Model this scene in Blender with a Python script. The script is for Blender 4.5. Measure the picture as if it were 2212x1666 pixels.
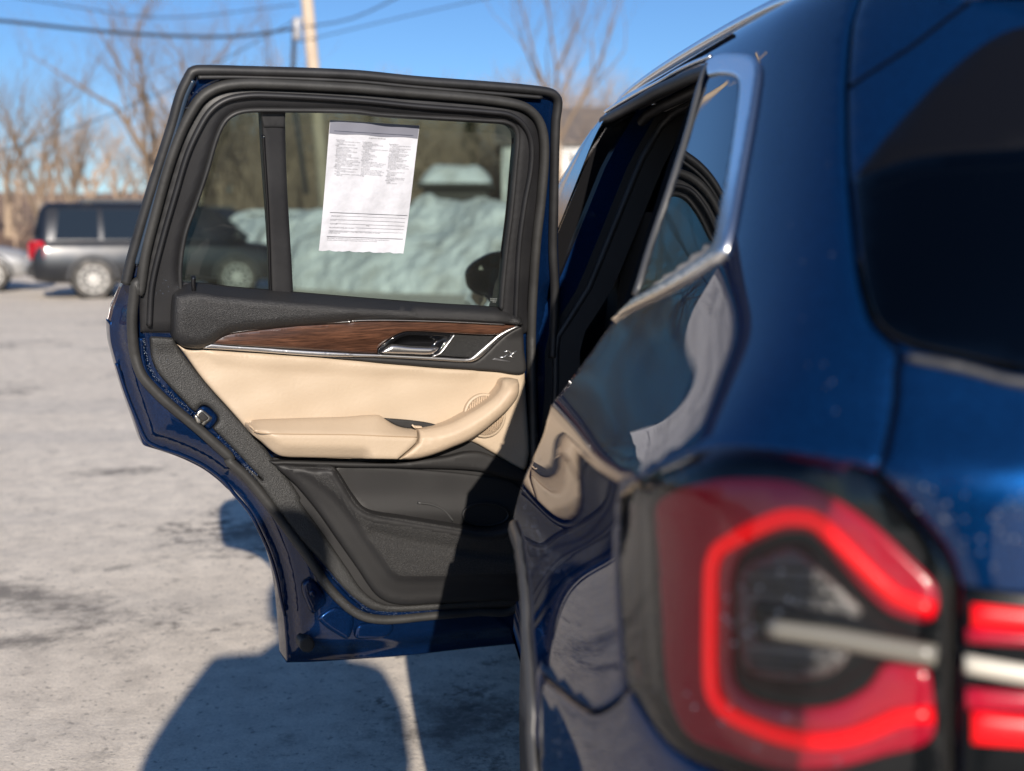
import bpy, math, random
import numpy as np
from mathutils import Vector, Matrix
from mathutils.bvhtree import BVHTree
from mathutils.geometry import delaunay_2d_cdt, barycentric_transform

SC = bpy.context.scene
for _o in list(bpy.data.objects):
    bpy.data.objects.remove(_o)
COL = SC.collection
rnd = random.Random(7)
rad = math.radians

# ------------------------------------------------------------------ camera
CAM = Vector((-1.15, -0.60, 1.275))
YAW, PITCH = rad(5.45), rad(8.0)
PW, PH, F = 2212.0, 1666.0, 2370.0          # picture frame used for tracing, focal length in its pixels
FWD = Vector((math.sin(YAW) * math.cos(PITCH), math.cos(YAW) * math.cos(PITCH), -math.sin(PITCH)))
RIGHT = Vector((math.cos(YAW), -math.sin(YAW), 0))
UP = RIGHT.cross(FWD)
cd = bpy.data.cameras.new('camera')
cd.sensor_fit = 'HORIZONTAL'; cd.sensor_width = 36.0; cd.lens = 36.0 * F / PW
cd.clip_start = 0.02; cd.clip_end = 3000
cd.dof.use_dof = True; cd.dof.focus_distance = 2.3; cd.dof.aperture_fstop = 2.3
cam = bpy.data.objects.new('camera', cd); COL.objects.link(cam)
cam.matrix_world = Matrix(((RIGHT.x, UP.x, -FWD.x, CAM.x), (RIGHT.y, UP.y, -FWD.y, CAM.y),
                           (RIGHT.z, UP.z, -FWD.z, CAM.z), (0, 0, 0, 1)))
SC.camera = cam

# ------------------------------------------------------------------ sky, sun, exposure
SUN_EL, SUN_AZ = rad(21.5), rad(5.3)        # sun stands behind the camera, its light runs to +Y and a little to -X
w = bpy.data.worlds.new('World'); SC.world = w; w.use_nodes = True
nt = w.node_tree; nt.nodes.clear()
sky = nt.nodes.new('ShaderNodeTexSky'); sky.sky_type = 'NISHITA'; sky.sun_disc = False
sky.sun_elevation = SUN_EL; sky.sun_rotation = math.pi - SUN_AZ
sky.altitude = 700; sky.air_density = 1.0; sky.dust_density = 0.1; sky.ozone_density = 7.0
bg = nt.nodes.new('ShaderNodeBackground'); bg.inputs['Strength'].default_value = 0.076
wo = nt.nodes.new('ShaderNodeOutputWorld')
nt.links.new(sky.outputs[0], bg.inputs[0]); nt.links.new(bg.outputs[0], wo.inputs[0])
sl = bpy.data.lights.new('sun', 'SUN'); sl.energy = 4.2; sl.angle = rad(0.53); sl.color = (1.0, 0.91, 0.80)
sun = bpy.data.objects.new('sun', sl); COL.objects.link(sun)
LDIR = Vector((-math.sin(SUN_AZ) * math.cos(SUN_EL), math.cos(SUN_AZ) * math.cos(SUN_EL), -math.sin(SUN_EL)))
sun.rotation_euler = LDIR.to_track_quat('-Z', 'Y').to_euler(); sun.location = (5, -20, 20)
SC.view_settings.view_transform = 'Standard'; SC.view_settings.look = 'None'
SC.view_settings.exposure = 0.68; SC.view_settings.gamma = 1.0
SC.view_settings.use_curve_mapping = False
SC.cycles.use_denoising = True
SC.cycles.max_bounces = 10; SC.cycles.transparent_max_bounces = 16
SC.cycles.caustics_reflective = False; SC.cycles.caustics_refractive = False
SC.cycles.sample_clamp_indirect = 6.0

# ------------------------------------------------------------------ picture <-> place
def ray(u, v):
    return FWD + RIGHT * ((u - PW / 2) / F) + UP * ((PH / 2 - v) / F)

def proj(p):
    d = Vector(p) - CAM; z = d.dot(FWD)
    return (PW / 2 + F * d.dot(RIGHT) / z, PH / 2 - F * d.dot(UP) / z)

def at_depth(u, v, dist):                   # point on the ray at horizontal distance dist along the view
    d = ray(u, v); h = Vector((math.sin(YAW), math.cos(YAW), 0))
    return CAM + d * (dist / d.dot(h))

def ground_at(u, dist):                     # ground point in the column u at distance dist
    p = at_depth(u, 500, dist); p.z = 0
    return p

def height_at(v, dist):                     # z of the picture row v at distance dist
    return at_depth(PW / 2, v, dist).z

def Z(k, pts):                              # enlarged-view coordinates -> picture coordinates
    x0, y0, s = {1: (400, 200, 1.388), 2: (1300, 200, 1.388), 3: (400, 1100, 1.851), 4: (1300, 1200, 2.082),
                 5: (900, 1800, 1.7015), 6: (2100, 0, 1.2818), 7: (3000, 0, 1.1111), 8: (2000, 1200, 1.666),
                 9: (2000, 2000, 1.5545), 10: (2800, 1700, 1.2141), 11: (1050, 400, 1.96), 12: (1200, 450, 2.776)}[k]
    q = 2212.0 / 4080.0
    return [((x0 + p[0] / s) * q, (y0 + p[1] / s) * q) for p in pts]

# ------------------------------------------------------------------ materials
MATS = {}
def mat(name, col, rough=0.5, metal=0.0, coat=0.0, spec=0.5, bump=None, vary=None, ior=1.5, emit=None, coat_rough=0.02,
        sheen=0.0, sub=None):
    """col: base colour; bump=(scale, strength, distance[, detail]); vary=(scale, colour2, contrast lo, hi)"""
    if name in MATS: return MATS[name]
    m = bpy.data.materials.new(name); m.use_nodes = True; MATS[name] = m
    n = m.node_tree.nodes; l = m.node_tree.links
    b = n['Principled BSDF']
    b.inputs['Base Color'].default_value = (*col, 1); b.inputs['Roughness'].default_value = rough
    b.inputs['Metallic'].default_value = metal; b.inputs['Coat Weight'].default_value = coat
    b.inputs['Coat Roughness'].default_value = coat_rough
    b.inputs['Specular IOR Level'].default_value = spec; b.inputs['IOR'].default_value = ior
    b.inputs['Sheen Weight'].default_value = sheen
    if sub: b.inputs['Subsurface Weight'].default_value = sub
    if emit:
        b.inputs['Emission Color'].default_value = (*emit[0], 1); b.inputs['Emission Strength'].default_value = emit[1]
    tc = n.new('ShaderNodeTexCoord')
    if vary:
        t = n.new('ShaderNodeTexNoise'); t.inputs['Scale'].default_value = vary[0]; t.inputs['Detail'].default_value = 5
        l.new(tc.outputs['Object'], t.inputs['Vector'])
        r = n.new('ShaderNodeValToRGB'); r.color_ramp.elements[0].position = vary[2]; r.color_ramp.elements[1].position = vary[3]
        r.color_ramp.elements[0].color = (*col, 1); r.color_ramp.elements[1].color = (*vary[1], 1)
        l.new(t.outputs['Fac'], r.inputs['Fac']); l.new(r.outputs['Color'], b.inputs['Base Color'])
    if bump:
        t = n.new('ShaderNodeTexNoise'); t.inputs['Scale'].default_value = bump[0]
        t.inputs['Detail'].default_value = bump[3] if len(bump) > 3 else 3
        l.new(tc.outputs['Object'], t.inputs['Vector'])
        bp = n.new('ShaderNodeBump'); bp.inputs['Strength'].default_value = bump[1]; bp.inputs['Distance'].default_value = bump[2]
        l.new(t.outputs['Fac'], bp.inputs['Height']); l.new(bp.outputs['Normal'], b.inputs['Normal'])
    return m

def glass_mat(name, tint, rough=0.0, ior=1.5, dirt=0.0):
    """thin sheet glass: Fresnel mirror over a tinted clear sheet, a little dust"""
    if name in MATS: return MATS[name]
    m = bpy.data.materials.new(name); m.use_nodes = True; MATS[name] = m
    n = m.node_tree.nodes; l = m.node_tree.links; n.clear()
    out = n.new('ShaderNodeOutputMaterial'); mix = n.new('ShaderNodeMixShader')
    fr = n.new('ShaderNodeFresnel'); fr.inputs['IOR'].default_value = ior
    tr = n.new('ShaderNodeBsdfTransparent'); tr.inputs[0].default_value = (*tint, 1)
    gl = n.new('ShaderNodeBsdfGlossy'); gl.inputs['Roughness'].default_value = rough
    l.new(fr.outputs[0], mix.inputs[0]); l.new(tr.outputs[0], mix.inputs[1]); l.new(gl.outputs[0], mix.inputs[2])
    last = mix
    if dirt:
        df = n.new('ShaderNodeBsdfDiffuse'); df.inputs[0].default_value = (0.55, 0.53, 0.5, 1)
        m2 = n.new('ShaderNodeMixShader')
        t = n.new('ShaderNodeTexNoise'); t.inputs['Scale'].default_value = 9; t.inputs['Detail'].default_value = 6
        tc = n.new('ShaderNodeTexCoord'); l.new(tc.outputs['Object'], t.inputs['Vector'])
        mm = n.new('ShaderNodeMath'); mm.operation = 'MULTIPLY'; mm.inputs[1].default_value = dirt
        l.new(t.outputs['Fac'], mm.inputs[0]); l.new(mm.outputs[0], m2.inputs[0])
        l.new(mix.outputs[0], m2.inputs[1]); l.new(df.outputs[0], m2.inputs[2]); last = m2
    l.new(last.outputs[0], out.inputs[0])
    return m

def paint(name, col, flake):
    """metallic car paint: flaked base under clear coat"""
    if name in MATS: return MATS[name]
    m = mat(name, col, rough=0.33, metal=0.45, coat=1.0, coat_rough=0.0, spec=0.0)
    m.node_tree.nodes['Principled BSDF'].inputs['Specular Tint'].default_value = (.04, .10, .26, 1)
    n = m.node_tree.nodes; l = m.node_tree.links; b = n['Principled BSDF']
    tc = n.new('ShaderNodeTexCoord'); v = n.new('ShaderNodeTexVoronoi'); v.inputs['Scale'].default_value = 900
    l.new(tc.outputs['Object'], v.inputs['Vector'])
    r = n.new('ShaderNodeValToRGB'); r.color_ramp.elements[0].color = (*col, 1); r.color_ramp.elements[1].color = (*flake, 1)
    r.color_ramp.elements[0].position = 0.25
    sep = n.new('ShaderNodeSeparateColor'); l.new(v.outputs['Color'], sep.inputs[0])
    l.new(sep.outputs[0], r.inputs['Fac']); l.new(r.outputs['Color'], b.inputs['Base Color'])
    return m

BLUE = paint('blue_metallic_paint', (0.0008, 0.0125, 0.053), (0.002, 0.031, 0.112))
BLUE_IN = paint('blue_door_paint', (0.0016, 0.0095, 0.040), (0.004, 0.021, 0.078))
RUBBER = mat('black_rubber', (0.012, 0.012, 0.013), rough=0.55, bump=(60, 0.25, 0.002), vary=(14, (0.026, 0.026, 0.027), 0.35, 0.75))
FRAME = mat('black_frame_trim', (0.010, 0.010, 0.0115), rough=0.52, bump=(350, 0.2, 0.0006), vary=(9, (0.018, 0.018, 0.0195), 0.4, 0.7))
GRAIN = mat('grained_black_plastic', (0.013, 0.013, 0.014), rough=0.45, bump=(620, 1.0, 0.0016, 2), spec=0.6)
FELT = mat('dark_pocket_lining', (0.018, 0.0175, 0.0175), rough=0.8, bump=(380, 1.0, 0.003, 2), vary=(260, (0.034, 0.033, 0.032), 0.45, 0.7))
SOFT = mat('black_soft_trim', (0.011, 0.0105, 0.011), rough=0.6, bump=(500, 0.35, 0.0006), vary=(7, (0.017, 0.0165, 0.0165), 0.4, 0.7))
GLOSSB = mat('gloss_black', (0.008, 0.008, 0.009), rough=0.06, spec=0.6)
BEIGE = mat('beige_leather', (0.445, 0.352, 0.255), rough=0.5, bump=(150, 0.4, 0.0014, 6), vary=(5, (0.405, 0.315, 0.225), 0.45, 0.75))
BEIGE2 = mat('beige_grained_handle', (0.445, 0.345, 0.245), rough=0.55, bump=(520, 0.55, 0.0009, 2), vary=(18, (0.42, 0.32, 0.23), 0.5, 0.75))
CHROME = mat('satin_chrome', (0.78, 0.77, 0.76), rough=0.36, metal=1.0)
STEEL = mat('zinc_steel', (0.55, 0.53, 0.48), rough=0.3, metal=1.0)
DARK = mat('cabin_black', (0.008, 0.008, 0.009), rough=0.7)
SEATM = mat('seat_black', (0.012, 0.012, 0.013), rough=0.55, bump=(300, 0.3, 0.001))

# ------------------------------------------------------------------ objects
def tag(o, label, cat=None, group=None, kind=None):
    o['label'] = label
    if cat: o['category'] = cat
    if group: o['group'] = group
    if kind: o['kind'] = kind
    return o

def empty(name, loc):
    o = bpy.data.objects.new(name, None); o.empty_display_size = 0.2
    COL.objects.link(o); o.location = loc
    return o

def mk(name, verts, faces, material, parent=None, smooth=True):
    me = bpy.data.meshes.new(name)
    me.from_pydata([tuple(map(float, v)) for v in verts], [], [tuple(int(i) for i in f) for f in faces])
    if smooth: me.polygons.foreach_set('use_smooth', [True] * len(me.polygons))
    me.update()
    o = bpy.data.objects.new(name, me); COL.objects.link(o)
    for m in (material if isinstance(material, (list, tuple)) else [material]): me.materials.append(m)
    if parent is not None:
        o.parent = parent
        if parent.type == 'EMPTY':
            o.matrix_parent_inverse = (Matrix.LocRotScale(parent.location, parent.rotation_euler, None)).inverted()
    return o

def curve(pts, step=6.0, closed=False, sharp=()):
    """Catmull-Rom through pts, resampled; indices in sharp stay corners"""
    n = len(pts); out = []
    P = [np.array(p, float) for p in pts]
    segs = n if closed else n - 1
    for i in range(segs):
        p1, p2 = P[i], P[(i + 1) % n]
        p0 = P[i - 1] if (closed or i > 0) else 2 * p1 - p2
        p3 = P[(i + 2) % n] if (closed or i + 2 < n) else 2 * p2 - p1
        L = np.linalg.norm(p2 - p1) + 1e-9
        t1 = (p2 - p0) / (np.linalg.norm(p2 - p1) + np.linalg.norm(p1 - p0) + 1e-9) * L
        t2 = (p3 - p1) / (np.linalg.norm(p3 - p2) + np.linalg.norm(p2 - p1) + 1e-9) * L
        if i in sharp: t1 = p2 - p1
        if (i + 1) % n in sharp: t2 = p2 - p1
        k = max(1, int(math.ceil(L / step)))
        for j in range(k):
            t = j / k; t2_, t3 = t * t, t ** 3
            out.append((2 * t3 - 3 * t2_ + 1) * p1 + (t3 - 2 * t2_ + t) * t1 + (-2 * t3 + 3 * t2_) * p2 + (t3 - t2_) * t2)
    if not closed: out.append(P[-1])
    return np.array(out)

def inpoly(pts, poly):
    x, y = pts[:, 0], pts[:, 1]; r = np.zeros(len(pts), bool)
    a = poly; b = np.roll(poly, -1, 0)
    for (x1, y1), (x2, y2) in zip(a, b):
        c = (y1 > y) != (y2 > y)
        if y2 != y1: r ^= c & (x < (x2 - x1) * (y - y1) / (y2 - y1) + x1)
    return r

def dist_to(pts, line, closed=True):
    a = line; b = np.roll(line, -1, 0)
    if not closed: a, b = a[:-1], b[:-1]
    best = np.full(len(pts), 1e9)
    for p, q in zip(a, b):
        d = q - p; L = d @ d
        t = np.clip(((pts - p) @ d) / (L + 1e-12), 0, 1)
        e = pts - p - t[:, None] * d
        best = np.minimum(best, np.hypot(e[:, 0], e[:, 1]))
    return best

def tri_region(outer, holes=(), step=12.0, insets=(), extra=()):
    """triangulate a region: returns points (n,2), triangles, distance to the boundary"""
    loops = [np.array(outer)] + [np.array(h) for h in holes]
    pts = []; edges = []
    for lp in loops:
        k0 = len(pts); pts += [tuple(p) for p in lp]
        edges += [(k0 + i, k0 + (i + 1) % len(lp)) for i in range(len(lp))]
    nb = len(pts)
    lo = loops[0].min(0); hi = loops[0].max(0)
    gx = np.arange(lo[0], hi[0], step); gy = np.arange(lo[1], hi[1], step * 0.87)
    G = np.array([(x + (step / 2 if j % 2 else 0), y) for j, y in enumerate(gy) for x in gx]).reshape(-1, 2)
    def inside(q):
        ok = inpoly(q, loops[0])
        for h in loops[1:]: ok &= ~inpoly(q, h)
        return ok
    def bd(q):
        d = dist_to(q, loops[0])
        for h in loops[1:]: d = np.minimum(d, dist_to(q, h))
        return d
    big = max(insets) if insets else 0
    add = []
    if len(G):
        G = G[inside(G)]
        if len(G): G = G[bd(G) > max(step * 0.55, big * 1.05)]
        add.append(G)
    for r in insets:
        for lp in loops:
            t = np.roll(lp, -1, 0) - np.roll(lp, 1, 0)
            nrm = np.stack([-t[:, 1], t[:, 0]], 1); nrm /= (np.linalg.norm(nrm, axis=1)[:, None] + 1e-9)
            for s in (1, -1):
                q = lp + nrm * r * s
                q = q[inside(q)]
                if len(q): q = q[bd(q) > r * 0.93]
                if len(q): add.append(q)
    for e in extra:
        q = np.array(e); q = q[inside(q)]
        if len(q): q = q[bd(q) > step * 0.2]
        if len(q): add.append(q)
    A = np.concatenate(add) if add else np.zeros((0, 2))
    allp = [Vector(p) for p in pts] + [Vector(p) for p in A]
    v, e, f, ov, oe, of = delaunay_2d_cdt(allp, edges, [], 0, 1e-4)
    V = np.array([tuple(p) for p in v]); T = np.array([t for t in f if len(t) == 3])
    c = V[T].mean(1)
    T = T[inside(c)]
    a = V[T[:, 0]]; b = V[T[:, 1]]; d = V[T[:, 2]]
    area = (b[:, 0] - a[:, 0]) * (d[:, 1] - a[:, 1]) - (b[:, 1] - a[:, 1]) * (d[:, 0] - a[:, 0])
    fl = area > 0
    T[fl] = T[fl][:, ::-1]
    used = np.unique(T); remap = -np.ones(len(V), int); remap[used] = np.arange(len(used))
    V = V[used]; T = remap[T]
    return V, T, bd(V)

def boundary_edges(T):
    cnt = {}
    for t in T:
        for i in range(3):
            a, b = int(t[i]), int(t[(i + 1) % 3])
            if (b, a) in cnt: del cnt[(b, a)]
            else: cnt[(a, b)] = 1
    return list(cnt)

def roundh(d, b):                            # quarter-round edge
    t = np.clip(d / b, 0, 1)
    return np.sqrt(np.maximum(0, 1 - (1 - t) ** 2))

def sstep(x, a, b):
    t = np.clip((x - a) / (b - a), 0, 1)
    return t * t * (3 - 2 * t)

def sweep(path, nrm, wid, hgt, n=10, closed=False, caps=True):
    """elliptic (or round) section swept along 3-D path; nrm: per-point normals"""
    P = [Vector(p) for p in path]; m = len(P); V = []; Fc = []
    wid = wid if hasattr(wid, '__len__') else [wid] * m
    hgt = hgt if hasattr(hgt, '__len__') else [hgt] * m
    for i in range(m):
        a = P[i - 1] if (i > 0 or closed) else P[i]; b = P[(i + 1) % m] if (i < m - 1 or closed) else P[i]
        t = (b - a).normalized(); N = Vector(nrm[i]).normalized(); B = t.cross(N).normalized(); N2 = B.cross(t)
        for k in range(n):
            q = 2 * math.pi * k / n
            V.append(P[i] + B * (math.cos(q) * wid[i]) + N2 * (math.sin(q) * hgt[i]))
    for i in range(m if closed else m - 1):
        j = (i + 1) % m
        for k in range(n):
            k2 = (k + 1) % n
            Fc.append((i * n + k, j * n + k, j * n + k2, i * n + k2))
    if not closed and caps:
        Fc.append(tuple(range(n))); Fc.append(tuple((m - 1) * n + k for k in reversed(range(n))))
    return V, Fc

def tube(name, pts, r, material, parent=None, n=8, closed=False):
    nr = [Vector((0.13, 0.21, 0.97))] * len(pts)
    V, Fc = sweep(pts, nr, r, r, n, closed)
    return mk(name, V, Fc, material, parent)

class MB:                                    # collects boxes, prisms, lathes ... into one mesh
    def __init__(s): s.v = []; s.f = []
    def add(s, v, f):
        k = len(s.v); s.v += [tuple(p) for p in v]; s.f += [tuple(i + k for i in q) for q in f]; return s
    def box(s, c, d, rot=0, bev=0.0):
        cx, cy, cz = c; hx, hy, hz = d[0] / 2, d[1] / 2, d[2] / 2; b = min(bev, hx * .9, hy * .9, hz * .9)
        R = Matrix.Rotation(rot, 3, 'Z')
        if b <= 0:
            v = [R @ Vector((sx * hx, sy * hy, sz * hz)) + Vector(c) for sx in (-1, 1) for sy in (-1, 1) for sz in (-1, 1)]
            return s.add(v, [(0, 1, 3, 2), (4, 6, 7, 5), (0, 4, 5, 1), (2, 3, 7, 6), (0, 2, 6, 4), (1, 5, 7, 3)])
        ring = [(-1, -1), (1, -1), (1, 1), (-1, 1)]; v = []; f = []
        lev = [(-hz, b), (-hz + b, 0), (hz - b, 0), (hz, b)]
        for z, ins in lev:
            for sx, sy in ring:
                for (ax, ay) in (((b, 0), (0, b)) if (sx * sy > 0) else ((0, b), (b, 0))):
                    x = sx * (hx - ins - ax * (1 - ins / (b * 2))); y = sy * (hy - ins - ay * (1 - ins / (b * 2)))
                    v.append(R @ Vector((x, y, z)) + Vector(c))
        for i in range(3):
            for k in range(8):
                k2 = (k + 1) % 8
                f.append((i * 8 + k, i * 8 + k2, i * 8 + 8 + k2, i * 8 + 8 + k))
        f.append(tuple(reversed(range(8)))); f.append(tuple(range(24, 32)))
        return s.add(v, f)
    def lathe(s, c, axis, prof, n=32, caps=(1, 1)):       # prof: (radius, along axis)
        a = Vector(axis).normalized(); x = a.orthogonal().normalized(); y = a.cross(x); v = []; f = []
        for r, h in prof:
            for k in range(n):
                q = 2 * math.pi * k / n
                v.append(Vector(c) + a * h + (x * math.cos(q) + y * math.sin(q)) * r)
        for i in range(len(prof) - 1):
            for k in range(n):
                k2 = (k + 1) % n; f.append((i * n + k, i * n + k2, (i + 1) * n + k2, (i + 1) * n + k))
        if caps[0]: f.append(tuple(reversed(range(n))))
        if caps[1]: f.append(tuple((len(prof) - 1) * n + k for k in range(n)))
        return s.add(v, f)
    def build(s, name, material, parent=None, smooth=False):
        o = mk(name, s.v, s.f, material, parent, smooth)
        return o

# ================================================================== the setting
def ground_material():
    m = bpy.data.materials.new('salted_asphalt'); m.use_nodes = True
    n = m.node_tree.nodes; l = m.node_tree.links; b = n['Principled BSDF']
    b.inputs['Roughness'].default_value = 0.9; b.inputs['Specular IOR Level'].default_value = 0.25
    tc = n.new('ShaderNodeTexCoord')
    def noise(scale, detail=6, rough=0.6, stretch=None, dist=0.0):
        t = n.new('ShaderNodeTexNoise'); t.inputs['Scale'].default_value = scale
        t.inputs['Detail'].default_value = detail; t.inputs['Roughness'].default_value = rough
        t.inputs['Distortion'].default_value = dist
        src = tc.outputs['Object']
        if stretch:
            mp = n.new('ShaderNodeMapping'); mp.inputs['Scale'].default_value = stretch[0]; mp.inputs['Rotation'].default_value = (0, 0, stretch[1])
            mp.inputs['Location'].default_value = (stretch[2] if len(stretch) > 2 else 0, 0, 0)
            l.new(src, mp.inputs[0]); src = mp.outputs[0]
        l.new(src, t.inputs['Vector']); return t.outputs['Fac']
    def ramp(src, p0, c0, p1, c1):
        r = n.new('ShaderNodeValToRGB'); e = r.color_ramp.elements
        e[0].position = p0; e[1].position = p1; e[0].color = (*c0, 1); e[1].color = (*c1, 1)
        l.new(src, r.inputs[0]); return r.outputs[0]
    def mix(a, bb, fac, mode='MIX'):
        x = n.new('ShaderNodeMix'); x.data_type = 'RGBA'; x.blend_type = mode
        if isinstance(fac, float): x.inputs[0].default_value = fac
        else: l.new(fac, x.inputs[0])
        l.new(a, x.inputs[6])
        if isinstance(bb, tuple): x.inputs[7].default_value = (*bb, 1)
        else: l.new(bb, x.inputs[7])
        return x.outputs[2]
    base = ramp(noise(0.55, 8), 0.3, (0.60, 0.515, 0.41), 0.68, (0.87, 0.775, 0.635))
    base = mix(base, ramp(noise(110, 4, 0.7), 0.3, (0.30, 0.26, 0.22), 0.56, (0.91, 0.805, 0.665)), 0.42)
    base = mix(base, ramp(noise(9, 7, 0.65), 0.36, (0.36, 0.32, 0.28), 0.62, (0.89, 0.785, 0.65)), 0.35)
    # wet / bare dark patches, tyre streaks
    st = ramp(noise(0.8, 8, 0.68, ((1, 1, 1), 0.0, 3.7), 0.3), 0.565, (0, 0, 0), 0.62, (1, 1, 1))
    fine = ramp(noise(16, 5, 0.7), 0.44, (0, 0, 0), 0.6, (1, 1, 1))
    mul = n.new('ShaderNodeMix'); mul.data_type = 'RGBA'; mul.blend_type = 'MULTIPLY'; mul.inputs[0].default_value = 1
    l.new(st, mul.inputs[6]); l.new(fine, mul.inputs[7])
    sepm = n.new('ShaderNodeSeparateColor'); l.new(mul.outputs[2], sepm.inputs[0])
    m7 = n.new('ShaderNodeMath'); m7.operation = 'MULTIPLY'; m7.inputs[1].default_value = 0.85; l.new(sepm.outputs[0], m7.inputs[0])
    base = mix(base, (0.10, 0.09, 0.083), m7.outputs[0])
    sp = ramp(noise(5.5, 9, 0.75), 0.575, (0, 0, 0), 0.63, (1, 1, 1))
    sp2 = ramp(noise(1.1, 3), 0.45, (0, 0, 0), 0.62, (1, 1, 1))
    mul2 = n.new('ShaderNodeMix'); mul2.data_type = 'RGBA'; mul2.blend_type = 'MULTIPLY'; mul2.inputs[0].default_value = 1
    l.new(sp, mul2.inputs[6]); l.new(sp2, mul2.inputs[7])
    sm2 = n.new('ShaderNodeSeparateColor'); l.new(mul2.outputs[2], sm2.inputs[0])
    m8 = n.new('ShaderNodeMath'); m8.operation = 'MULTIPLY'; m8.inputs[1].default_value = 0.8; l.new(sm2.outputs[0], m8.inputs[0])
    base = mix(base, (0.12, 0.11, 0.10), m8.outputs[0])
    pit = n.new('ShaderNodeSeparateColor'); l.new(ramp(noise(38, 3, .6), 0.60, (0, 0, 0), 0.68, (.6, .6, .6)), pit.inputs[0]); base = mix(base, (0.16, 0.145, 0.13), pit.outputs[0])
    tr = ramp(noise(0.5, 5, 0.6, ((0.25, 2.6, 1), 0.12)), 0.50, (0, 0, 0), 0.75, (0.55, 0.55, 0.55))
    st2 = n.new('ShaderNodeSeparateColor'); l.new(tr, st2.inputs[0])
    base = mix(base, (0.42, 0.39, 0.355), st2.outputs[0])
    # three old oil and melt stains on the asphalt
    for (su, sv, rx, ry, rot_) in ((60, 1290, .62, .16, -.55), (10, 1390, .35, .10, .2), (560, 1150, .25, .2, .3), (1000, 1560, .30, .22, .4), (250, 1020, .30, .12, .1)):
        dd = ray(su, sv); gp_ = CAM + dd * (-CAM.z / dd.z)
        mp = n.new('ShaderNodeMapping'); mp.vector_type = 'TEXTURE'; mp.inputs['Location'].default_value = (gp_.x, gp_.y, 0); mp.inputs['Rotation'].default_value = (0, 0, rot_); mp.inputs['Scale'].default_value = (rx, ry, 1)
        l.new(tc.outputs['Object'], mp.inputs[0]); ln = n.new('ShaderNodeVectorMath'); ln.operation = 'LENGTH'; l.new(mp.outputs[0], ln.inputs[0])
        nz = noise(11, 7, .72); ad = n.new('ShaderNodeMath'); ad.operation = 'MULTIPLY_ADD'; ad.inputs[1].default_value = 3.4; l.new(nz, ad.inputs[0]); l.new(ln.outputs['Value'], ad.inputs[2])
        sc_ = n.new('ShaderNodeMapRange'); sc_.inputs[1].default_value = 1.75; sc_.inputs[2].default_value = 2.7; sc_.inputs[3].default_value = .8; sc_.inputs[4].default_value = 0.0; l.new(ad.outputs[0], sc_.inputs[0])
        base = mix(base, (0.15, 0.135, 0.12), sc_.outputs[0])
    l.new(base, b.inputs['Base Color'])
    bp = n.new('ShaderNodeBump'); bp.inputs['Strength'].default_value = 0.5; bp.inputs['Distance'].default_value = 0.006
    l.new(noise(70, 6, 0.7), bp.inputs['Height']); l.new(bp.outputs[0], b.inputs['Normal'])
    return m

gv = [(-600, -600, 0), (600, -600, 0), (600, 600, 0), (-600, 600, 0)]
o = mk('ground', gv, [(0, 1, 2, 3)], ground_material(), None, False); tag(o, 'salt-whitened asphalt of the parking lot', kind='structure')

SNOW = mat('ploughed_snow', (0.80, 0.81, 0.83), rough=0.75, bump=(3, 1.0, 0.25, 9), vary=(1.3, (0.50, 0.48, 0.45), 0.48, 0.75), sub=0.0)
BARK = mat('grey_brown_bark', (0.20, 0.155, 0.115), rough=0.9, vary=(3, (0.30, 0.235, 0.175), 0.35, 0.7))
BARK2 = mat('tan_bark', (0.36, 0.27, 0.185), rough=0.9, vary=(3, (0.44, 0.34, 0.245), 0.35, 0.7))
TWIG = mat('brown_twigs', (0.185, 0.135, 0.095), rough=0.9)
LEAFLIT = mat('leaf_litter', (0.26, 0.155, 0.095), rough=1.0, vary=(0.5, (0.16, 0.105, 0.07), 0.35, 0.7))
NEEDLE = mat('evergreen_needles', (0.022, 0.035, 0.016), rough=0.8, vary=(2, (0.04, 0.055, 0.025), 0.4, 0.7))

def hnoise(x, y, seed=0):
    v = 0
    for k, (a, f) in enumerate(((1, .35), (.5, .9), (.3, 2.1), (.16, 4.7))):
        v += a * math.sin(x * f * 1.7 + seed * 3.1 + k * 1.3 + 1.7 * math.sin(y * f * .9 + k)) * math.cos(y * f * 1.3 - seed + k * 2.2 + .8 * math.sin(x * f))
    return v

from mathutils import noise as mnoise
def snow_ridge(name, spine, wid, label, seed, nx=150, nyy=54):
    """spine: list of (u, distance, top row) from left to right"""
    us = np.array([s[0] for s in spine]); V = []; Fc = []
    for i in range(nx):
        u = us[0] + (us[-1] - us[0]) * i / (nx - 1)
        dist = np.interp(u, us, [s[1] for s in spine]); top = np.interp(u, us, [s[2] for s in spine])
        zt = max(0.15, height_at(top, dist))
        for j in range(nyy):
            q = j / (nyy - 1) * 2 - 1
            p = ground_at(u, dist + wid * q)
            prof = max(0, 1 - abs(q) ** 1.7); z = zt * .88 * prof
            q3 = Vector((p.x, p.y, z)); big_ = mnoise.fractal(q3 * .33 + Vector((7, 3, 1)), .9, 2.0, 3); lump = mnoise.fractal(q3 * 1.1, .8, 2.1, 4)
            z += prof ** .5 * (.38 * big_ + .13 * lump + .08 * abs(mnoise.fractal(q3 * 2.3, .7, 2.0, 3))); p = p - Vector((.1, .9, 0)) * (.25 * prof ** .5 * (big_ + .5 * lump))
            if i in (0, nx - 1): z = -0.05
            V.append((p.x, p.y, max(-0.05, z) if 0 < j < nyy - 1 else -0.05))
    for i in range(nx - 1):
        for j in range(nyy - 1):
            a = i * nyy + j; Fc.append((a, a + nyy, a + nyy + 1, a + 1))
    o = mk(name, V, Fc, SNOW)
    return tag(o, label, kind='structure')

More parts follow.
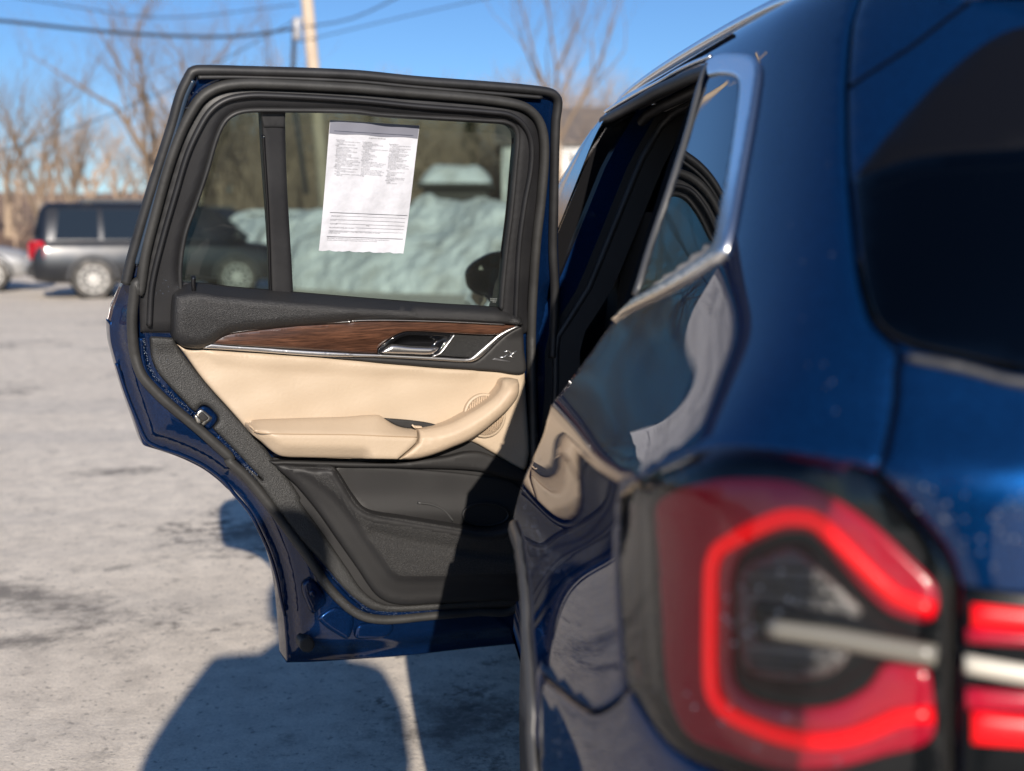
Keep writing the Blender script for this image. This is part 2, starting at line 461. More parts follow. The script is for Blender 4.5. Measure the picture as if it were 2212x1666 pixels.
snow_ridge('snowbank', [(330, 33, 545), (430, 31, 500), (560, 29, 470), (650, 28, 452), (760, 27, 440), (850, 26.5, 425), (950, 26, 408), (1040, 25.5, 400),
                        (1120, 25, 408), (1220, 24.5, 428), (1300, 24, 432), (1450, 24, 440), (1700, 25, 470), (2100, 26, 490)], 3.4, 'tall dirty snowbank ploughed up along the lot', 3, 300)

# wooded slope behind
V = []; Fc = []; n1, n2 = 90, 7
for i in range(n1):
    a = -1.9 + 3.1 * i / (n1 - 1)
    for j in range(n2):
        r = 52 + j * 14
        V.append((CAM.x + math.sin(a + YAW) * r, CAM.y + math.cos(a + YAW) * r, -0.3 + (j / (n2 - 1)) * 6.0 + 0.4 * hnoise(a * 9, j, 2) * min(1, j)))
for i in range(n1 - 1):
    for j in range(n2 - 1):
        k = i * n2 + j; Fc.append((k, k + n2, k + n2 + 1, k + 1))
tag(mk('hillside', V, Fc, LEAFLIT), 'brown leaf-covered slope under the bare trees', kind='structure')

# ------------------------------------------------------------------ bare trees
def grow(mb, p, d, L, r, depth, rg, spread, twigs, n=5):
    """one limb as a tapered bent tube, then its children"""
    k = 3 if depth > 2 else 2; pts = [p]; q = p; dd = d.normalized()
    for i in range(k):
        dd = (dd + Vector((rg.uniform(-1, 1), rg.uniform(-1, 1), rg.uniform(-.3, .6))) * (0.13 if depth > 3 else .22)).normalized()
        q = q + dd * (L / k); pts.append(q)
    rr = [r * (1 - .38 * i / k) for i in range(k + 1)]
    nn = n if depth > 2 else 3
    V, Fc = sweep(pts, [Vector((0.31, 0.17, 0.2))] * len(pts), rr, rr, nn, False, False)
    mb.add(V, Fc)
    if depth <= 0: return
    nb = 3 if depth > 2 else twigs
    for i in range(nb):
        t = rg.uniform(.45, 1.0) if i else 1.0
        base = pts[min(k, int(t * k + .5))]
        ax = Vector((rg.uniform(-1, 1), rg.uniform(-1, 1), rg.uniform(-.2, .5))).normalized()
        nd = (dd * (1 - spread * .5) + ax * spread * (0.6 if i == 0 else 1.0) + Vector((0, 0, .12))).normalized()
        grow(mb, base, nd, L * rg.uniform(.62, .82), rr[-1] * (0.8 if i == 0 else .62), depth - 1, rg, spread, twigs, n)

def bare_tree(u, dist, top, label, r0, seed, mt=BARK, spread=.62, depth=6, lean=0.0, trunkfrac=.33, twigs=3):
    rg = random.Random(seed); b = ground_at(u, dist)
    zb = 0.0
    if dist > 53: zb = (dist - 52) / 84 * 6.0 - 0.5
    H = height_at(top, dist) - zb
    root = empty('bare_tree', (b.x, b.y, zb))
    L = H * trunkfrac
    tk = MB(); d0 = Vector((RIGHT.x * lean, RIGHT.y * lean, 1)).normalized()
    pts = [Vector((b.x, b.y, zb - .2)) + d0 * (L * t) + Vector((rg.uniform(-.1, .1), rg.uniform(-.1, .1), 0)) * (1 if t else 0) for t in (0, .3, .65, 1.0)]
    rr = [r0 * 1.35, r0 * 1.05, r0 * .9, r0 * .8]
    Vv, Ff = sweep(pts, [Vector((1, 0.1, 0))] * 4, rr, rr, 9); tk.add(Vv, Ff)
    tk.build('trunk', mt, root, True)
    cr = MB()
    for i in range(4):
        a = i * 1.57 + rg.uniform(-.4, .4)
        nd = (Vector((math.cos(a), math.sin(a), 0)) * spread * .8 + Vector((0, 0, 1))).normalized()
        grow(cr, pts[-1] if i < 3 else pts[2], nd, H * .24, r0 * .55, depth - 1, rg, spread, twigs)
    cr.build('crown', mt if depth < 5 else TWIG, root, True)
    return tag(root, label, 'tree', 'bare trees behind the lot')

bare_tree(330, 46, -110, 'tall spreading bare tree behind the dark parked SUV', .30, 11, BARK2, .7, 6, 0.05)
bare_tree(20, 60, 30, 'tall pale bare tree rising behind the tail of the SUV', .2, 41, BARK2, .6, 6)
bare_tree(430, 52, -20, 'bare tree with fine twigs just left of the door frame', .2, 42, BARK2, .65, 6)
bare_tree(92, 44, 110, 'bare tree with upright limbs rising over the SUV roof', .2, 12, BARK, .55, 6)
bare_tree(178, 40, 225, 'pale forked bare tree just behind the SUV', .2, 13, BARK2, .5, 5, -0.12, .42)
bare_tree(535, 58, -60, 'slender bare tree beside the leaning utility pole', .2, 14, BARK, .6, 6)
bare_tree(1205, 40, -140, 'tall thin bare tree in front of the white house', .17, 15, BARK2, .5, 6, -0.02, .4)
bare_tree(1310, 47, 130, 'small bare tree by the corner of the white house', .13, 16, BARK, .55, 5)
bare_tree(-330, 50, -100, 'bare tree at the far end of the lot past the SUV', .28, 17, BARK, .65, 6)
bare_tree(-1100, 42, -150, 'old bare tree on the verge beyond the parked vehicles', .3, 18, BARK2, .7, 6)
bare_tree(-2300, 38, -250, 'broad bare tree standing alone by the road', .3, 19, BARK, .7, 6)

# far wood: one brown mass, built from a few bare saplings turned and scaled
rg = random.Random(5); VAR = []
for i in range(9):
    mb = MB(); b = Vector((0, 0, 0)); H = 9.0; rr = .19
    V, Fc = sweep([b - Vector((0, 0, .6)), b + Vector((rg.uniform(-.4, .4), rg.uniform(-.4, .4), H * .5))], [Vector((1, .1, 0))] * 2, [rr, rr * .7], [rr, rr * .7], 5); mb.add(V, Fc)
    for k in range(5):
        q = k * 1.26 + rg.uniform(-.5, .5)
        grow(mb, b + Vector((0, 0, H * rg.uniform(.08, .48))), Vector((math.cos(q) * .65, math.sin(q) * .65, 1)), H * .29, rr * .6, 3, rg, .65, 4, 4)
    VAR.append((np.array(mb.v), np.array([f for f in mb.f if len(f) == 4])))
WV = []; WF = []; k0 = 0
for i in range(600):
    if i < 400 and i % 4 == 0: continue
    a = (-1.5 + 2.6 * i / 399 if i < 400 else -.30 + .50 * (i - 400) / 199) + rg.uniform(-.012, .012); r = rg.uniform(57, 88) if i % 3 else rg.uniform(54, 60)
    zb = (r - 52) / 84 * 6.0 - .3; s_ = rg.uniform(.6, 1.05) * (1 if i % 3 else .55) * (1.12 if i >= 400 else .84); q = rg.uniform(0, 6.28); v, f = VAR[i % 9]
    R2 = np.array([[math.cos(q), -math.sin(q), 0], [math.sin(q), math.cos(q), 0], [0, 0, 1]])
    WV.append((v * s_) @ R2.T + np.array((CAM.x + math.sin(a + YAW) * r, CAM.y + math.cos(a + YAW) * r, zb))); WF.append(f + k0); k0 += len(v)
me = bpy.data.meshes.new('wood'); WV = np.concatenate(WV); WF = np.concatenate(WF)
me.vertices.add(len(WV)); me.vertices.foreach_set('co', WV.ravel()); me.loops.add(WF.size); me.loops.foreach_set('vertex_index', WF.ravel())
me.polygons.add(len(WF)); me.polygons.foreach_set('loop_start', np.arange(0, WF.size, 4)); me.update(calc_edges=True); me.validate()
me.materials.append(mat('wood_brown', (.46, .345, .255), .9, vary=(.12, (.33, .245, .18), .4, .65)))
wo_ = bpy.data.objects.new('wood', me); COL.objects.link(wo_)
tag(wo_, 'brown bare wood stretching across the far edge of the lot', 'wood', kind='stuff')

def evergreen(u, dist, top, label, seed, wid=.24):
    rg = random.Random(seed); b = ground_at(u, dist); zb = max(0, (dist - 52) / 84 * 6.0 - .5); H = height_at(top, dist) - zb
    root = empty('evergreen_tree', (b.x, b.y, zb))
    m = MB(); m.lathe((b.x, b.y, zb - .1), (0, 0, 1), [(.2, 0), (.12, H * .6), (.03, H * .98)], 8); m.build('trunk', BARK, root, True)
    V = []; Fc = []
    for i in range(900):
        t = rg.random() ** .8; z = zb + H * (.08 + .92 * t); r = H * wid * (1 - t) * rg.uniform(.25, 1.0) + .05; a = rg.uniform(0, 6.283)
        c = Vector((b.x + math.cos(a) * r, b.y + math.sin(a) * r, z - r * .25)); s = rg.uniform(.25, .5)
        d = Vector((math.cos(a), math.sin(a), -.35)); sd = Vector((-math.sin(a), math.cos(a), rg.uniform(-.3, .3)))
        k = len(V); V += [c - d * s, c + sd * s * .4, c + d * s, c - sd * s * .4 + Vector((0, 0, .05))]; Fc.append((k, k + 1, k + 2, k + 3))
    mk('crown', V, Fc, NEEDLE, root, False)
    return tag(root, label, 'tree', 'dark evergreens at the edge of the wood')
evergreen(1018, 66, 258, 'pointed dark evergreen behind the snow-roofed shed', 31)
evergreen(800, 70, 235, 'tall dark evergreen right of the utility pole', 32, .3)
evergreen(905, 74, 268, 'broad dark evergreen between pole and shed', 33, .34)
evergreen(640, 72, 262, 'dark evergreen left of the utility pole', 34, .3)

# ------------------------------------------------------------------ utility pole, wires
POLEW = mat('weathered_pole_wood', (0.44, 0.345, 0.255), rough=0.85, vary=(2.5, (0.52, 0.42, 0.32), 0.35, .7), bump=(9, .5, .02))
WIRE = mat('black_cable', (0.03, 0.035, 0.045), rough=0.6)
pb = ground_at(716, 30); pt = at_depth(612, -560, 30.2)
pole = empty('utility_pole', (pb.x, pb.y, 0))
pv = (pt - pb)
V, Fc = sweep([pb - Vector((0, 0, .3)), pb + pv * .5, pt], [Vector((1, .1, 0))] * 3, [.19, .165, .13], [.19, .165, .13], 14)
mk('shaft', V, Fc, POLEW, pole)
m = MB(); c = pb + pv * .93; m.box(c + Vector((0, -.16, 0)), (2.4, .11, .13), .2, .01); m.build('crossarm', POLEW, pole)
INSUL = mat('grey_insulator', (.3, .3, .32), rough=.3)
for k in (-1.05, -.45, .45, 1.05):
    m = MB(); q = c + Vector((math.cos(.2) * k, math.sin(.2) * k - .16, .065)); m.lathe(q, (0, 0, 1), [(.02, 0), (.05, .03), (.03, .07), (.055, .1), (.02, .16)], 12); m.build('insulator', INSUL, pole, True)
m = MB(); q = at_depth(640, 15, 30.0); m.lathe(q + Vector((0, 0, -.85)), (0, 0, 1), [(.10, 0), (.12, .03), (.12, .5), (.10, .55), (.03, .6)], 18); m.build('transformer', INSUL, pole, True)
m = MB(); m.box(q + Vector((.2, .1, -.3)), (.3, .1, .08)).build('bracket', INSUL, pole)
V, Fc = sweep([at_depth(636, 40, 30), at_depth(633, 150, 30.05), at_depth(640, 260, 30.1), at_depth(662, 420, 30.1)], [Vector((1, .1, 0))] * 4, .06, .06, 8); mk('riser_cable', V, Fc, WIRE, pole)
tag(pole, 'leaning tan wooden utility pole with transformer behind the snowbank', 'utility pole')
def wire(pts, dist, r, label):
    P = curve(pts, 40); P3 = [at_depth(p[0], p[1], dist[0] + (dist[1] - dist[0]) * i / (len(P) - 1)) for i, p in enumerate(P)]
    nr = [Vector((.1, .2, .97))] * len(P3); V, Fc = sweep(P3, nr, r, r, 6)
    tag(mk('overhead_wire', V, Fc, WIRE), label, 'wire', 'wires on the utility pole')
wire([(-900, -60), (-300, 22), (0, 45), (200, 66), (380, 78), (520, 78), (648, 60)], (19.5, 30), .04, 'thick dark overhead cable sagging across the sky to the pole')
wire([(-900, 330), (-300, 375), (0, 325), (200, 262), (350, 200), (500, 120), (645, 40)], (19.5, 30), .016, 'thin overhead wire climbing past the trees to the pole')
wire([(-900, -160), (-300, -60), (100, 5), (350, 38), (640, 10)], (19.5, 30), .014, 'thin overhead wire highest above the parking lot')
wire([(648, 60), (760, 40), (900, -25), (1100, -110), (1800, -330), (2700, -420)], (30, 24), .02, 'dark overhead wire running right from the pole')
wire([(648, 90), (900, 30), (1300, -60), (1900, -220), (2700, -330)], (30, 24), .014, 'thin lower overhead wire running right from the pole')

for u_, d_, top_, lab_ in ((-900, 19.5, -240, 'upright wooden utility pole far left of the parked SUV'), (2700, 24, -560, 'upright wooden utility pole beyond the front of the blue car')):
    b_ = ground_at(u_, d_); p2 = empty('utility_pole', (b_.x, b_.y, 0)); H_ = height_at(top_, d_)
    V, Fc = sweep([b_ - Vector((0, 0, .3)), b_ + Vector((.02, 0, H_ * .5)), b_ + Vector((0, 0, H_))], [Vector((1, .1, 0))] * 3, [.17, .15, .12], [.17, .15, .12], 14)
    mk('shaft', V, Fc, POLEW, p2); MB().box((b_.x, b_.y - .15, H_ - .4), (2.2, .11, .13), .4, .01).build('crossarm', POLEW, p2)
    tag(p2, lab_, 'utility pole')

# ------------------------------------------------------------------ white house, shed
SIDE = mat('white_siding', (0.72, 0.71, 0.68), rough=0.7, vary=(1.5, (.62, .6, .57), .4, .7))
ROOFM = mat('grey_shingles', (0.13, 0.11, 0.10), rough=0.9, vary=(2, (.2, .16, .13), .4, .7))
WINM = mat('house_window_glass', (0.03, 0.035, 0.04), rough=0.1)
DKW = mat('dark_weathered_boards', (0.055, 0.05, 0.045), rough=0.9)
def house(u0, u1, dist, eave, ridge, label, base=0.0):
    a = ground_at(u0, dist); b = ground_at(u1, dist); ax = (b - a); Lw = ax.length; ax.normalize(); dp = Vector((-ax.y, ax.x, 0)); D = 7.0
    ze, zr = height_at(eave, dist), height_at(ridge, dist + D / 2)
    c = (a + b) / 2 + dp * D / 2; root = empty('house', (c.x, c.y, 0))
    P = lambda s, t, z: a + ax * s + dp * t + Vector((0, 0, z))
    wv = [P(0, 0, -.1), P(Lw, 0, -.1), P(Lw, D, -.1), P(0, D, -.1), P(0, 0, ze), P(Lw, 0, ze), P(Lw, D, ze), P(0, D, ze), P(0, D / 2, zr - .1), P(Lw, D / 2, zr - .1)]
    mk('wall', wv, [(0, 1, 5, 4), (1, 2, 6, 9, 5), (2, 3, 7, 6), (3, 0, 4, 8, 7)], SIDE, root, False)
    k = .35; rv = []
    for t0, t1 in ((-k, D / 2), (D + k, D / 2)):
        z0 = ze - k * (zr - ze) / (D / 2)
        rv += [P(-k, t0, z0), P(Lw + k, t0, z0), P(Lw + k, t1, zr), P(-k, t1, zr), P(-k, t0, z0 + .18), P(Lw + k, t0, z0 + .18), P(Lw + k, t1, zr + .18), P(-k, t1, zr + .18)]
    bf = [(0, 1, 2, 3), (4, 7, 6, 5), (0, 4, 5, 1), (1, 5, 6, 2), (2, 6, 7, 3), (3, 7, 4, 0)]
    mk('roof', rv, bf + [tuple(i + 8 for i in f) for f in bf], ROOFM, root, False)
    nw = max(2, int(Lw / 2.2))
    for i in range(nw):
        for zc in ((1.5, 4.0) if ze > 4.6 else (1.5,)):
            s = Lw * (i + .5) / nw; m = MB(); f = MB()
            for (ds, dz, ww, hh) in ((0, .62, 1.1, .1), (0, -.62, 1.1, .1), (-.5, 0, .1, 1.3), (.5, 0, .1, 1.3)):
                f.box(P(s + ds, -.03, zc + dz), (ww, .06, hh), math.atan2(ax.y, ax.x))
            wf = f.build('window', SIDE, root)
            mk('pane', [P(s - .45, -.012, zc - .57), P(s + .45, -.012, zc - .57), P(s + .45, -.012, zc + .57), P(s - .45, -.012, zc + .57)], [(0, 1, 2, 3)], WINM, wf, False)
    return tag(root, label, 'house')
house(1085, 1420, 50, 305, 240, 'white sided house with grey roof beyond the snowbank')
# open shed with a thick snow cap
a = ground_at(905, 36); b = ground_at(1062, 36); ax = (b - a); Lw = ax.length; ax.normalize(); dp = Vector((-ax.y, ax.x, 0))
sh = empty('shed', ((a + b) / 2 + dp * 1.5)); z1 = height_at(396, 36); z0 = height_at(352, 36); ang = math.atan2(ax.y, ax.x)
c = (a + b) / 2 + dp * 1.6
MB().box((c.x, c.y, (z1 - .12) / 2), (Lw - .3, 2.8, z1 - .12), ang).build('wall', DKW, sh)
MB().box((c.x, c.y, z1 - .06), (Lw + .1, 3.4, .14), ang).build('roof', DKW, sh)
V = []; Fc = []; nx, ny = 24, 14
for i in range(nx):
    for j in range(ny):
        s, t = i / (nx - 1), j / (ny - 1); e = min(1, 4.5 * min(s, 1 - s)) ** .5 * min(1, 4.5 * min(t, 1 - t)) ** .5
        p = a + ax * (Lw * s) + dp * (3.4 * t - .1); V.append((p.x, p.y, z1 + .005 + e * (z0 - z1) * (.95 + .08 * hnoise(s * 6, t * 5, 9))))
for i in range(nx - 1):
    for j in range(ny - 1):
        k = i * ny + j; Fc.append((k, k + ny, k + ny + 1, k + 1))
mk('snow_cap', V, Fc, SNOW, sh)
tag(sh, 'low dark shed under a thick cap of snow behind the snowbank', 'shed')

# ------------------------------------------------------------------ parked vehicles in the lot
TYRE = mat('tyre_rubber', (0.05, 0.048, 0.045), rough=0.85, vary=(8, (.20, .18, .16), .4, .75))
RIM = mat('silver_rim', (0.40, 0.385, 0.36), rough=0.45, metal=0.35)
REDL = mat('red_lamp_lens', (0.55, 0.008, 0.02), rough=0.12, coat=1.0)
CLEARL = mat('pale_lamp_lens', (0.7, 0.7, 0.68), rough=0.12, coat=1.0)
CGLASS = mat('dark_vehicle_glass', (0.012, 0.016, 0.02), rough=0.03, spec=0.6)
PLAST = mat('dark_grey_plastic', (0.05, 0.05, 0.052), rough=0.6)
def wheel(parent, c, axis, r, wd, name='wheel', spokes=10):
    c = Vector(c); a = Vector(axis).normalized(); m = MB(); h = wd / 2
    m.lathe(c, a, [(r * .68, -h * .8), (r * .9, -h), (r * .985, -h * .75), (r, -h * .3), (r, h * .3), (r * .985, h * .75), (r * .9, h), (r * .68, h * .8), (r * .66, 0)], 40)
    t = m.build(name, TYRE, parent, True)
    x = a.orthogonal().normalized(); y = a.cross(x); m = MB()
    m.lathe(c, a, [(r * .69, h * .55), (r * .7, h * .86), (r * .63, h * .86), (r * .6, h * .5)], 40, (0, 0))
    m.lathe(c, a, [(r * .16, h * .3), (r * .15, h * .8), (r * .05, h * .86)], 20)
    for k in range(spokes):
        q = 2 * math.pi * k / spokes; d = x * math.cos(q) + y * math.sin(q); e = x * -math.sin(q) + y * math.cos(q)
        vv = []
        for (rr, wv, hh) in ((.12, .07, .78), (.66, .05, .84)):
            for sgn in (-1, 1):
                for dz in (0, -.25): vv.append(c + d * (r * rr) + e * (r * wv * sgn) + a * (h * (hh + dz)))
        m.add(vv, [(0, 4, 6, 2), (1, 3, 7, 5), (0, 1, 5, 4), (2, 6, 7, 3), (4, 5, 7, 6), (0, 2, 3, 1)])
    m.build('rim', RIM, t, False)
    m = MB(); m.lathe(c, a, [(r * .6, h * .1), (r * .6, h * .2)], 24); m.build('hub', PLAST, t, True)
    return t

def suv(name, pos, heading, label, body_m, L=5.05, W=1.98, H=1.80, wb=3.02, snow=False):
    """boxy SUV: local x forward, y left"""
    R = Matrix.Rotation(heading, 3, 'Z'); pos = Vector(pos)
    root = empty(name, pos)
    T = lambda x, y, z: pos + R @ Vector((x, y, z))
    xr = -L / 2; ax_r = xr + 1.06; ax_f = ax_r + wb; hw = W / 2
    def loft(secs, nm, mt, close=True):
        V = []; Fc = []
        n = len(secs[0])
        for s in secs: V += [T(*p) for p in s]
        for i in range(len(secs) - 1):
            for k in range(n - 1): Fc.append((i * n + k, i * n + k + 1, (i + 1) * n + k + 1, (i + 1) * n + k))
        if close: Fc.append(tuple(reversed(range(n)))); Fc.append(tuple((len(secs) - 1) * n + k for k in range(n)))
        return mk(nm, V, Fc, mt, root, True)
    zb = H * .60
    def low(x, w, z0, z1, crown=0.05):
        return [(x, w * s * k, z) for s, seq in ((1, [(.90, z0), (1.0, z0 + .1), (1.02, z0 + .35), (1.0, z1 - .12), (.95, z1), (.5, z1 + crown)]), ) for (k, z) in seq] + \
               [(x, -w * k, z) for (k, z) in reversed([(.90, z0), (1.0, z0 + .1), (1.02, z0 + .35), (1.0, z1 - .12), (.95, z1), (.5, z1 + crown)])] + [(x, w * .90, z0)]
    secs = [low(xr + .0, hw * .90, .50, zb - .05, .0), low(xr + .03, hw * .96, .36, zb, .0), low(xr + .3, hw, .30, zb), low(0, hw, .28, zb), low(ax_f - .5, hw, .28, zb - .01),
            low(ax_f + .1, hw, .3, zb - .05), low(L / 2 - .25, hw * .97, .32, zb - .14), low(L / 2 - .06, hw * .9, .36, zb - .22), low(L / 2, hw * .8, .5, zb - .3)]
    body = loft(secs, 'body', body_m)
    def top(x, w, z): return [(x, w * .93, zb - .02), (x, w * .80, z - .09), (x, w * .72, z), (x, 0, z + .03), (x, -w * .72, z), (x, -w * .80, z - .09), (x, -w * .93, zb - .02)]
    xs = [(xr + .06, hw * .95, zb + .05), (xr + .2, hw, H - .12), (xr + .34, hw, H - .02), (0, hw, H), (.7, hw, H - .02), (1.02, hw * .98, H - .14), (1.55, hw * .96, zb + .06)]
    loft([top(*q) for q in xs], 'cabin_roof', body_m)
    # side glass, rear glass, windscreen as panes set just proud of the cabin
    for sd in (1, -1):
        for (x0, x1) in ((xr + .42, xr + 1.2), (xr + 1.28, xr + 2.2), (xr + 2.28, xr + 3.2)):
            xe = min(x1, 1.0); zt = H - .13
            y0, y1 = sd * (hw * .93 + .006), sd * (hw * .815 + .010)
            x1t = xe - (.35 if xe > .6 else 0); x0t = x0 + (.1 if x0 < xr + .5 else 0)
            v = [T(x0, y0, zb + .03), T(x1, y0 if x1 < 1.4 else y0 * .98, zb + .03), T(x1t, y1, zt), T(x0t, y1, zt)]
            v2 = [T(x0, y0 * .97, zb + .03), T(x1, y0 * .97, zb + .03), T(x1t, y1 * .97, zt), T(x0t, y1 * .97, zt)]
            mk('side_window', v + v2, [(0, 1, 2, 3), (4, 7, 6, 5), (0, 4, 5, 1), (1, 5, 6, 2), (2, 6, 7, 3), (3, 7, 4, 0)], CGLASS, root, False)
        m = MB(); q = T(1.3, sd * (hw + .12), zb + .1); m.box(q, (.14, .26, .18), heading, .04); m.build('mirror', body_m, root, True)
        # lamps
        m = MB()
        for p in ((xr + .10, sd * hw * .90, zb - .17),): m.box(T(*p), (.30, .22, .34), heading, .04)
        m.build('tail_lamp', REDL, root, True)
        m = MB(); m.box(T(xr + .03, sd * hw * .80, zb - .42), (.06, .24, .10), heading, .02); m.build('reversing_lamp', CLEARL, root, True)
        m = MB(); m.box(T(L / 2 - .16, sd * hw * .74, zb - .30), (.26, .34, .18), heading, .05); m.build('headlamp', CLEARL, root, True)
        for xx in (ax_r, ax_f):
            V = []; Fc = []; nn = 18                      # dark arch opening + cladding lip
            for k in range(nn + 1):
                q = math.pi * k / nn
                for rr in (.41, .47): V.append(T(xx + math.cos(q) * rr, sd * (hw * 1.02 + .014), .37 + math.sin(q) * rr))
            for k in range(nn): Fc.append((2 * k, 2 * k + 1, 2 * k + 3, 2 * k + 2))
            V2 = [tuple(Vector(p) - (R @ Vector((0, sd * .16, 0)))) for p in V]; n0 = len(V)
            for k in range(nn): Fc.append((2 * k + 1, 2 * k + 1 + n0, 2 * k + 3 + n0, 2 * k + 3)); Fc.append((2 * k, 2 * k + 2, 2 * k + 2 + n0, 2 * k + n0))
            mk('wheel_arch', V + V2, Fc, PLAST, root, True)
            MB().lathe(T(xx, sd * (hw * .72), .37), R @ Vector((0, sd, 0)), [(.41, -.05), (.41, hw * .30 + .012)], 30, (1, 0)).build('arch_well', DARK, root, True)
            wheel(root, T(xx, sd * (hw - .08), .375), R @ Vector((0, sd, 0)), .375, .26)
    zt = H - .16
    v = [T(xr + .045, hw * .82, zb + .08), T(xr + .045, -hw * .82, zb + .08), T(xr + .172, -hw * .74, zt), T(xr + .172, hw * .74, zt)]
    v2 = [p + (R @ Vector((.03, 0, 0))) for p in v]
    mk('rear_window', v + v2, [(0, 1, 2, 3), (4, 7, 6, 5), (0, 4, 5, 1), (1, 5, 6, 2), (2, 6, 7, 3), (3, 7, 4, 0)], CGLASS, root, False)
    v = [T(1.60, hw * .85, zb + .06), T(1.60, -hw * .85, zb + .06), T(1.06, -hw * .72, H - .15), T(1.06, hw * .72, H - .15)]
    v2 = [p - (R @ Vector((.06, 0, .02))) for p in v]
    mk('windscreen', v + v2, [(0, 1, 2, 3), (4, 7, 6, 5), (0, 4, 5, 1), (1, 5, 6, 2), (2, 6, 7, 3), (3, 7, 4, 0)], CGLASS, root, False)
    m = MB(); m.box(T(xr - .02, 0, .52), (.16, W * .9, .2), heading, .05); m.build('rear_bumper', PLAST if not snow else body_m, root, True)
    m = MB(); m.box(T(xr - .005, 0, zb - .28), (.03, .42, .14), heading, .005); m.build('number_plate', mat('plate_white', (.6, .6, .6), .5), root)
    m = MB(); m.box(T(L / 2 - .01, 0, .75), (.08, W * .55, .22), heading, .03); m.build('grille', PLAST, root)
    for sd in (1, -1):
        m = MB(); m.box(T(-.4, sd * hw * .66, H + .055), (2.3, .05, .04), heading, .01); m.box(T(-1.4, sd * hw * .66, H + .02), (.12, .05, .1), heading); m.box(T(.6, sd * hw * .66, H + .02), (.12, .05, .08), heading); m.build('roof_rail', PLAST, root)
    if snow:
        V = []; Fc = []; nx, ny = 16, 10
        for i in range(nx):
            for j in range(ny):
                s, t = i / (nx - 1), j / (ny - 1); e = min(1, 5 * min(s, 1 - s)) ** .5 * min(1, 5 * min(t, 1 - t)) ** .5
                V.append(T(xr + .3 + 2.9 * s, (t - .5) * hw * 1.4, H - .02 + e * .22))
        for i in range(nx - 1):
            for j in range(ny - 1):
                k = i * ny + j; Fc.append((k, k + ny, k + ny + 1, k + 1))
        mk('snow_cap', V, Fc, SNOW, root)
    return tag(root, label, 'car', 'vehicles parked across the lot')

GREYP = mat('dusty_slate_paint', (0.010, 0.0125, 0.018), rough=0.35, metal=.3, coat=.7, coat_rough=.1, vary=(2.5, (.045, .043, .042), .45, .8))
NAVYP = mat('navy_paint', (0.012, 0.02, 0.04), rough=0.3, metal=.3, coat=.8)
rw = ground_at(196, 21.0); hd = -YAW + rad(90 - 67)            # heading of the SUV: away and to the right
hx = Vector((math.cos(hd), math.sin(hd), 0)); lx = Vector((-hx.y, hx.x, 0))
# right-hand side faces the camera: rear right wheel stands at rw
cpos = rw + hx * (2.45 - 1.06) + lx * (.91)
suv('parked_suv', cpos, hd, 'dusty dark slate SUV with a red tail lamp and silver wheels', GREYP, 4.9, 1.98, 1.82, 2.68)
suv('parked_suv', ground_at(452, 34) + Vector((0, 0, 0)), -YAW + rad(20), 'navy vehicle parked farther back before the brown wood', NAVYP, 5.2, 2.0, 1.95)
suv('parked_suv', ground_at(655, 33), -YAW + rad(12), 'white vehicle half buried behind the snowbank with snow on its roof', mat('white_paint', (.6, .6, .6), .3, coat=.6), 4.7, 1.9, 1.70, snow=True)

suv('parked_suv', ground_at(-190, 23.5), hd, 'pale silver vehicle parked beside the dark SUV at its tail', mat('silver_paint', (.42, .42, .42), .35, metal=.4, coat=.6), 4.6, 1.85, 1.62, 2.7)

# ================================================================== the blue car
# outer skin as a spline surface: rows from sill to roof, columns from the middle of the tail round the left side to the nose
def row(z, rear, side, front=None, zz=None):
    """rear: (w, Y) of columns I H G F E2 E D ; side: w at C B A ; z or per-column list"""
    return (z, rear, side, front, zz)
RI = ['I', 'H', 'G', 'F', 'E2', 'E', 'D', 'C', 'B', 'A', 'J', 'K', 'L', 'M', 'N', 'O', 'P', 'Q']
LOWF = lambda w_, z, zf: [(w_, 2.05, z), (w_ - .002, 2.65, z), (w_ - .005, 3.2, z), (w_, 3.75, z - .01), (w_ - .03, 4.2, zf + .02), (w_ * .83, 4.50, zf), (w_ * .5, 4.63, zf), (0, 4.67, zf)]
def UPF(w_, z, yw): return [(w_, 2.05, z), (w_, (2.05 + yw - .36) / 2, z), (w_ - .012, yw - .36, z), (w_ * .88, yw - .20, z), (w_ * .70, yw - .11, z), (w_ * .48, yw - .05, z), (w_ * .24, yw - .012, z), (0, yw, z)]
ROWS = []
def addrow(rear, side, z, front, zrear=None, ys=(0.80, 1.15, 1.60)):
    zr = zrear or [z] * 7
    pts = [(rear[i][0], rear[i][1], zr[i]) for i in range(7)]
    pts += [(side[i], ys[i], z) for i in range(3)]
    ROWS.append(pts + front)
addrow([(0, -.02), (.4, .0), (.6, .02), (.75, .06), (.85, .14), (.908, .26), (.955, .5)], (.985, .985, .962), .25, LOWF(.925, .25, .25))
addrow([(0, -.01), (.4, .01), (.6, .035), (.76, .08), (.865, .155), (.93, .275), (.98, .5)], (1.006, 1.006, .986), .45, LOWF(.94, .45, .45))
addrow([(0, .01), (.4, .03), (.6, .055), (.765, .10), (.868, .175), (.93, .29), (.978, .5)], (1.003, 1.004, .986), .62, LOWF(.94, .62, .6))
addrow([(0, .05), (.4, .07), (.6, .09), (.762, .135), (.864, .20), (.922, .30), (.964, .5)], (.987, .990, .978), .78, LOWF(.935, .78, .7))
addrow([(0, .07), (.4, .09), (.6, .115), (.76, .16), (.86, .225), (.914, .306), (.946, .5)], (.962, .964, .957), .895, LOWF(.922, .90, .8))
addrow([(0, .085), (.4, .105), (.6, .13), (.76, .178), (.856, .24), (.908, .314), (.9345, .5)], (.9405, .941, .937), .965, LOWF(.916, .97, .86), [1.02, 1.02, 1.02, 1.015, 1.01, .99, .975])
CR = len(ROWS)
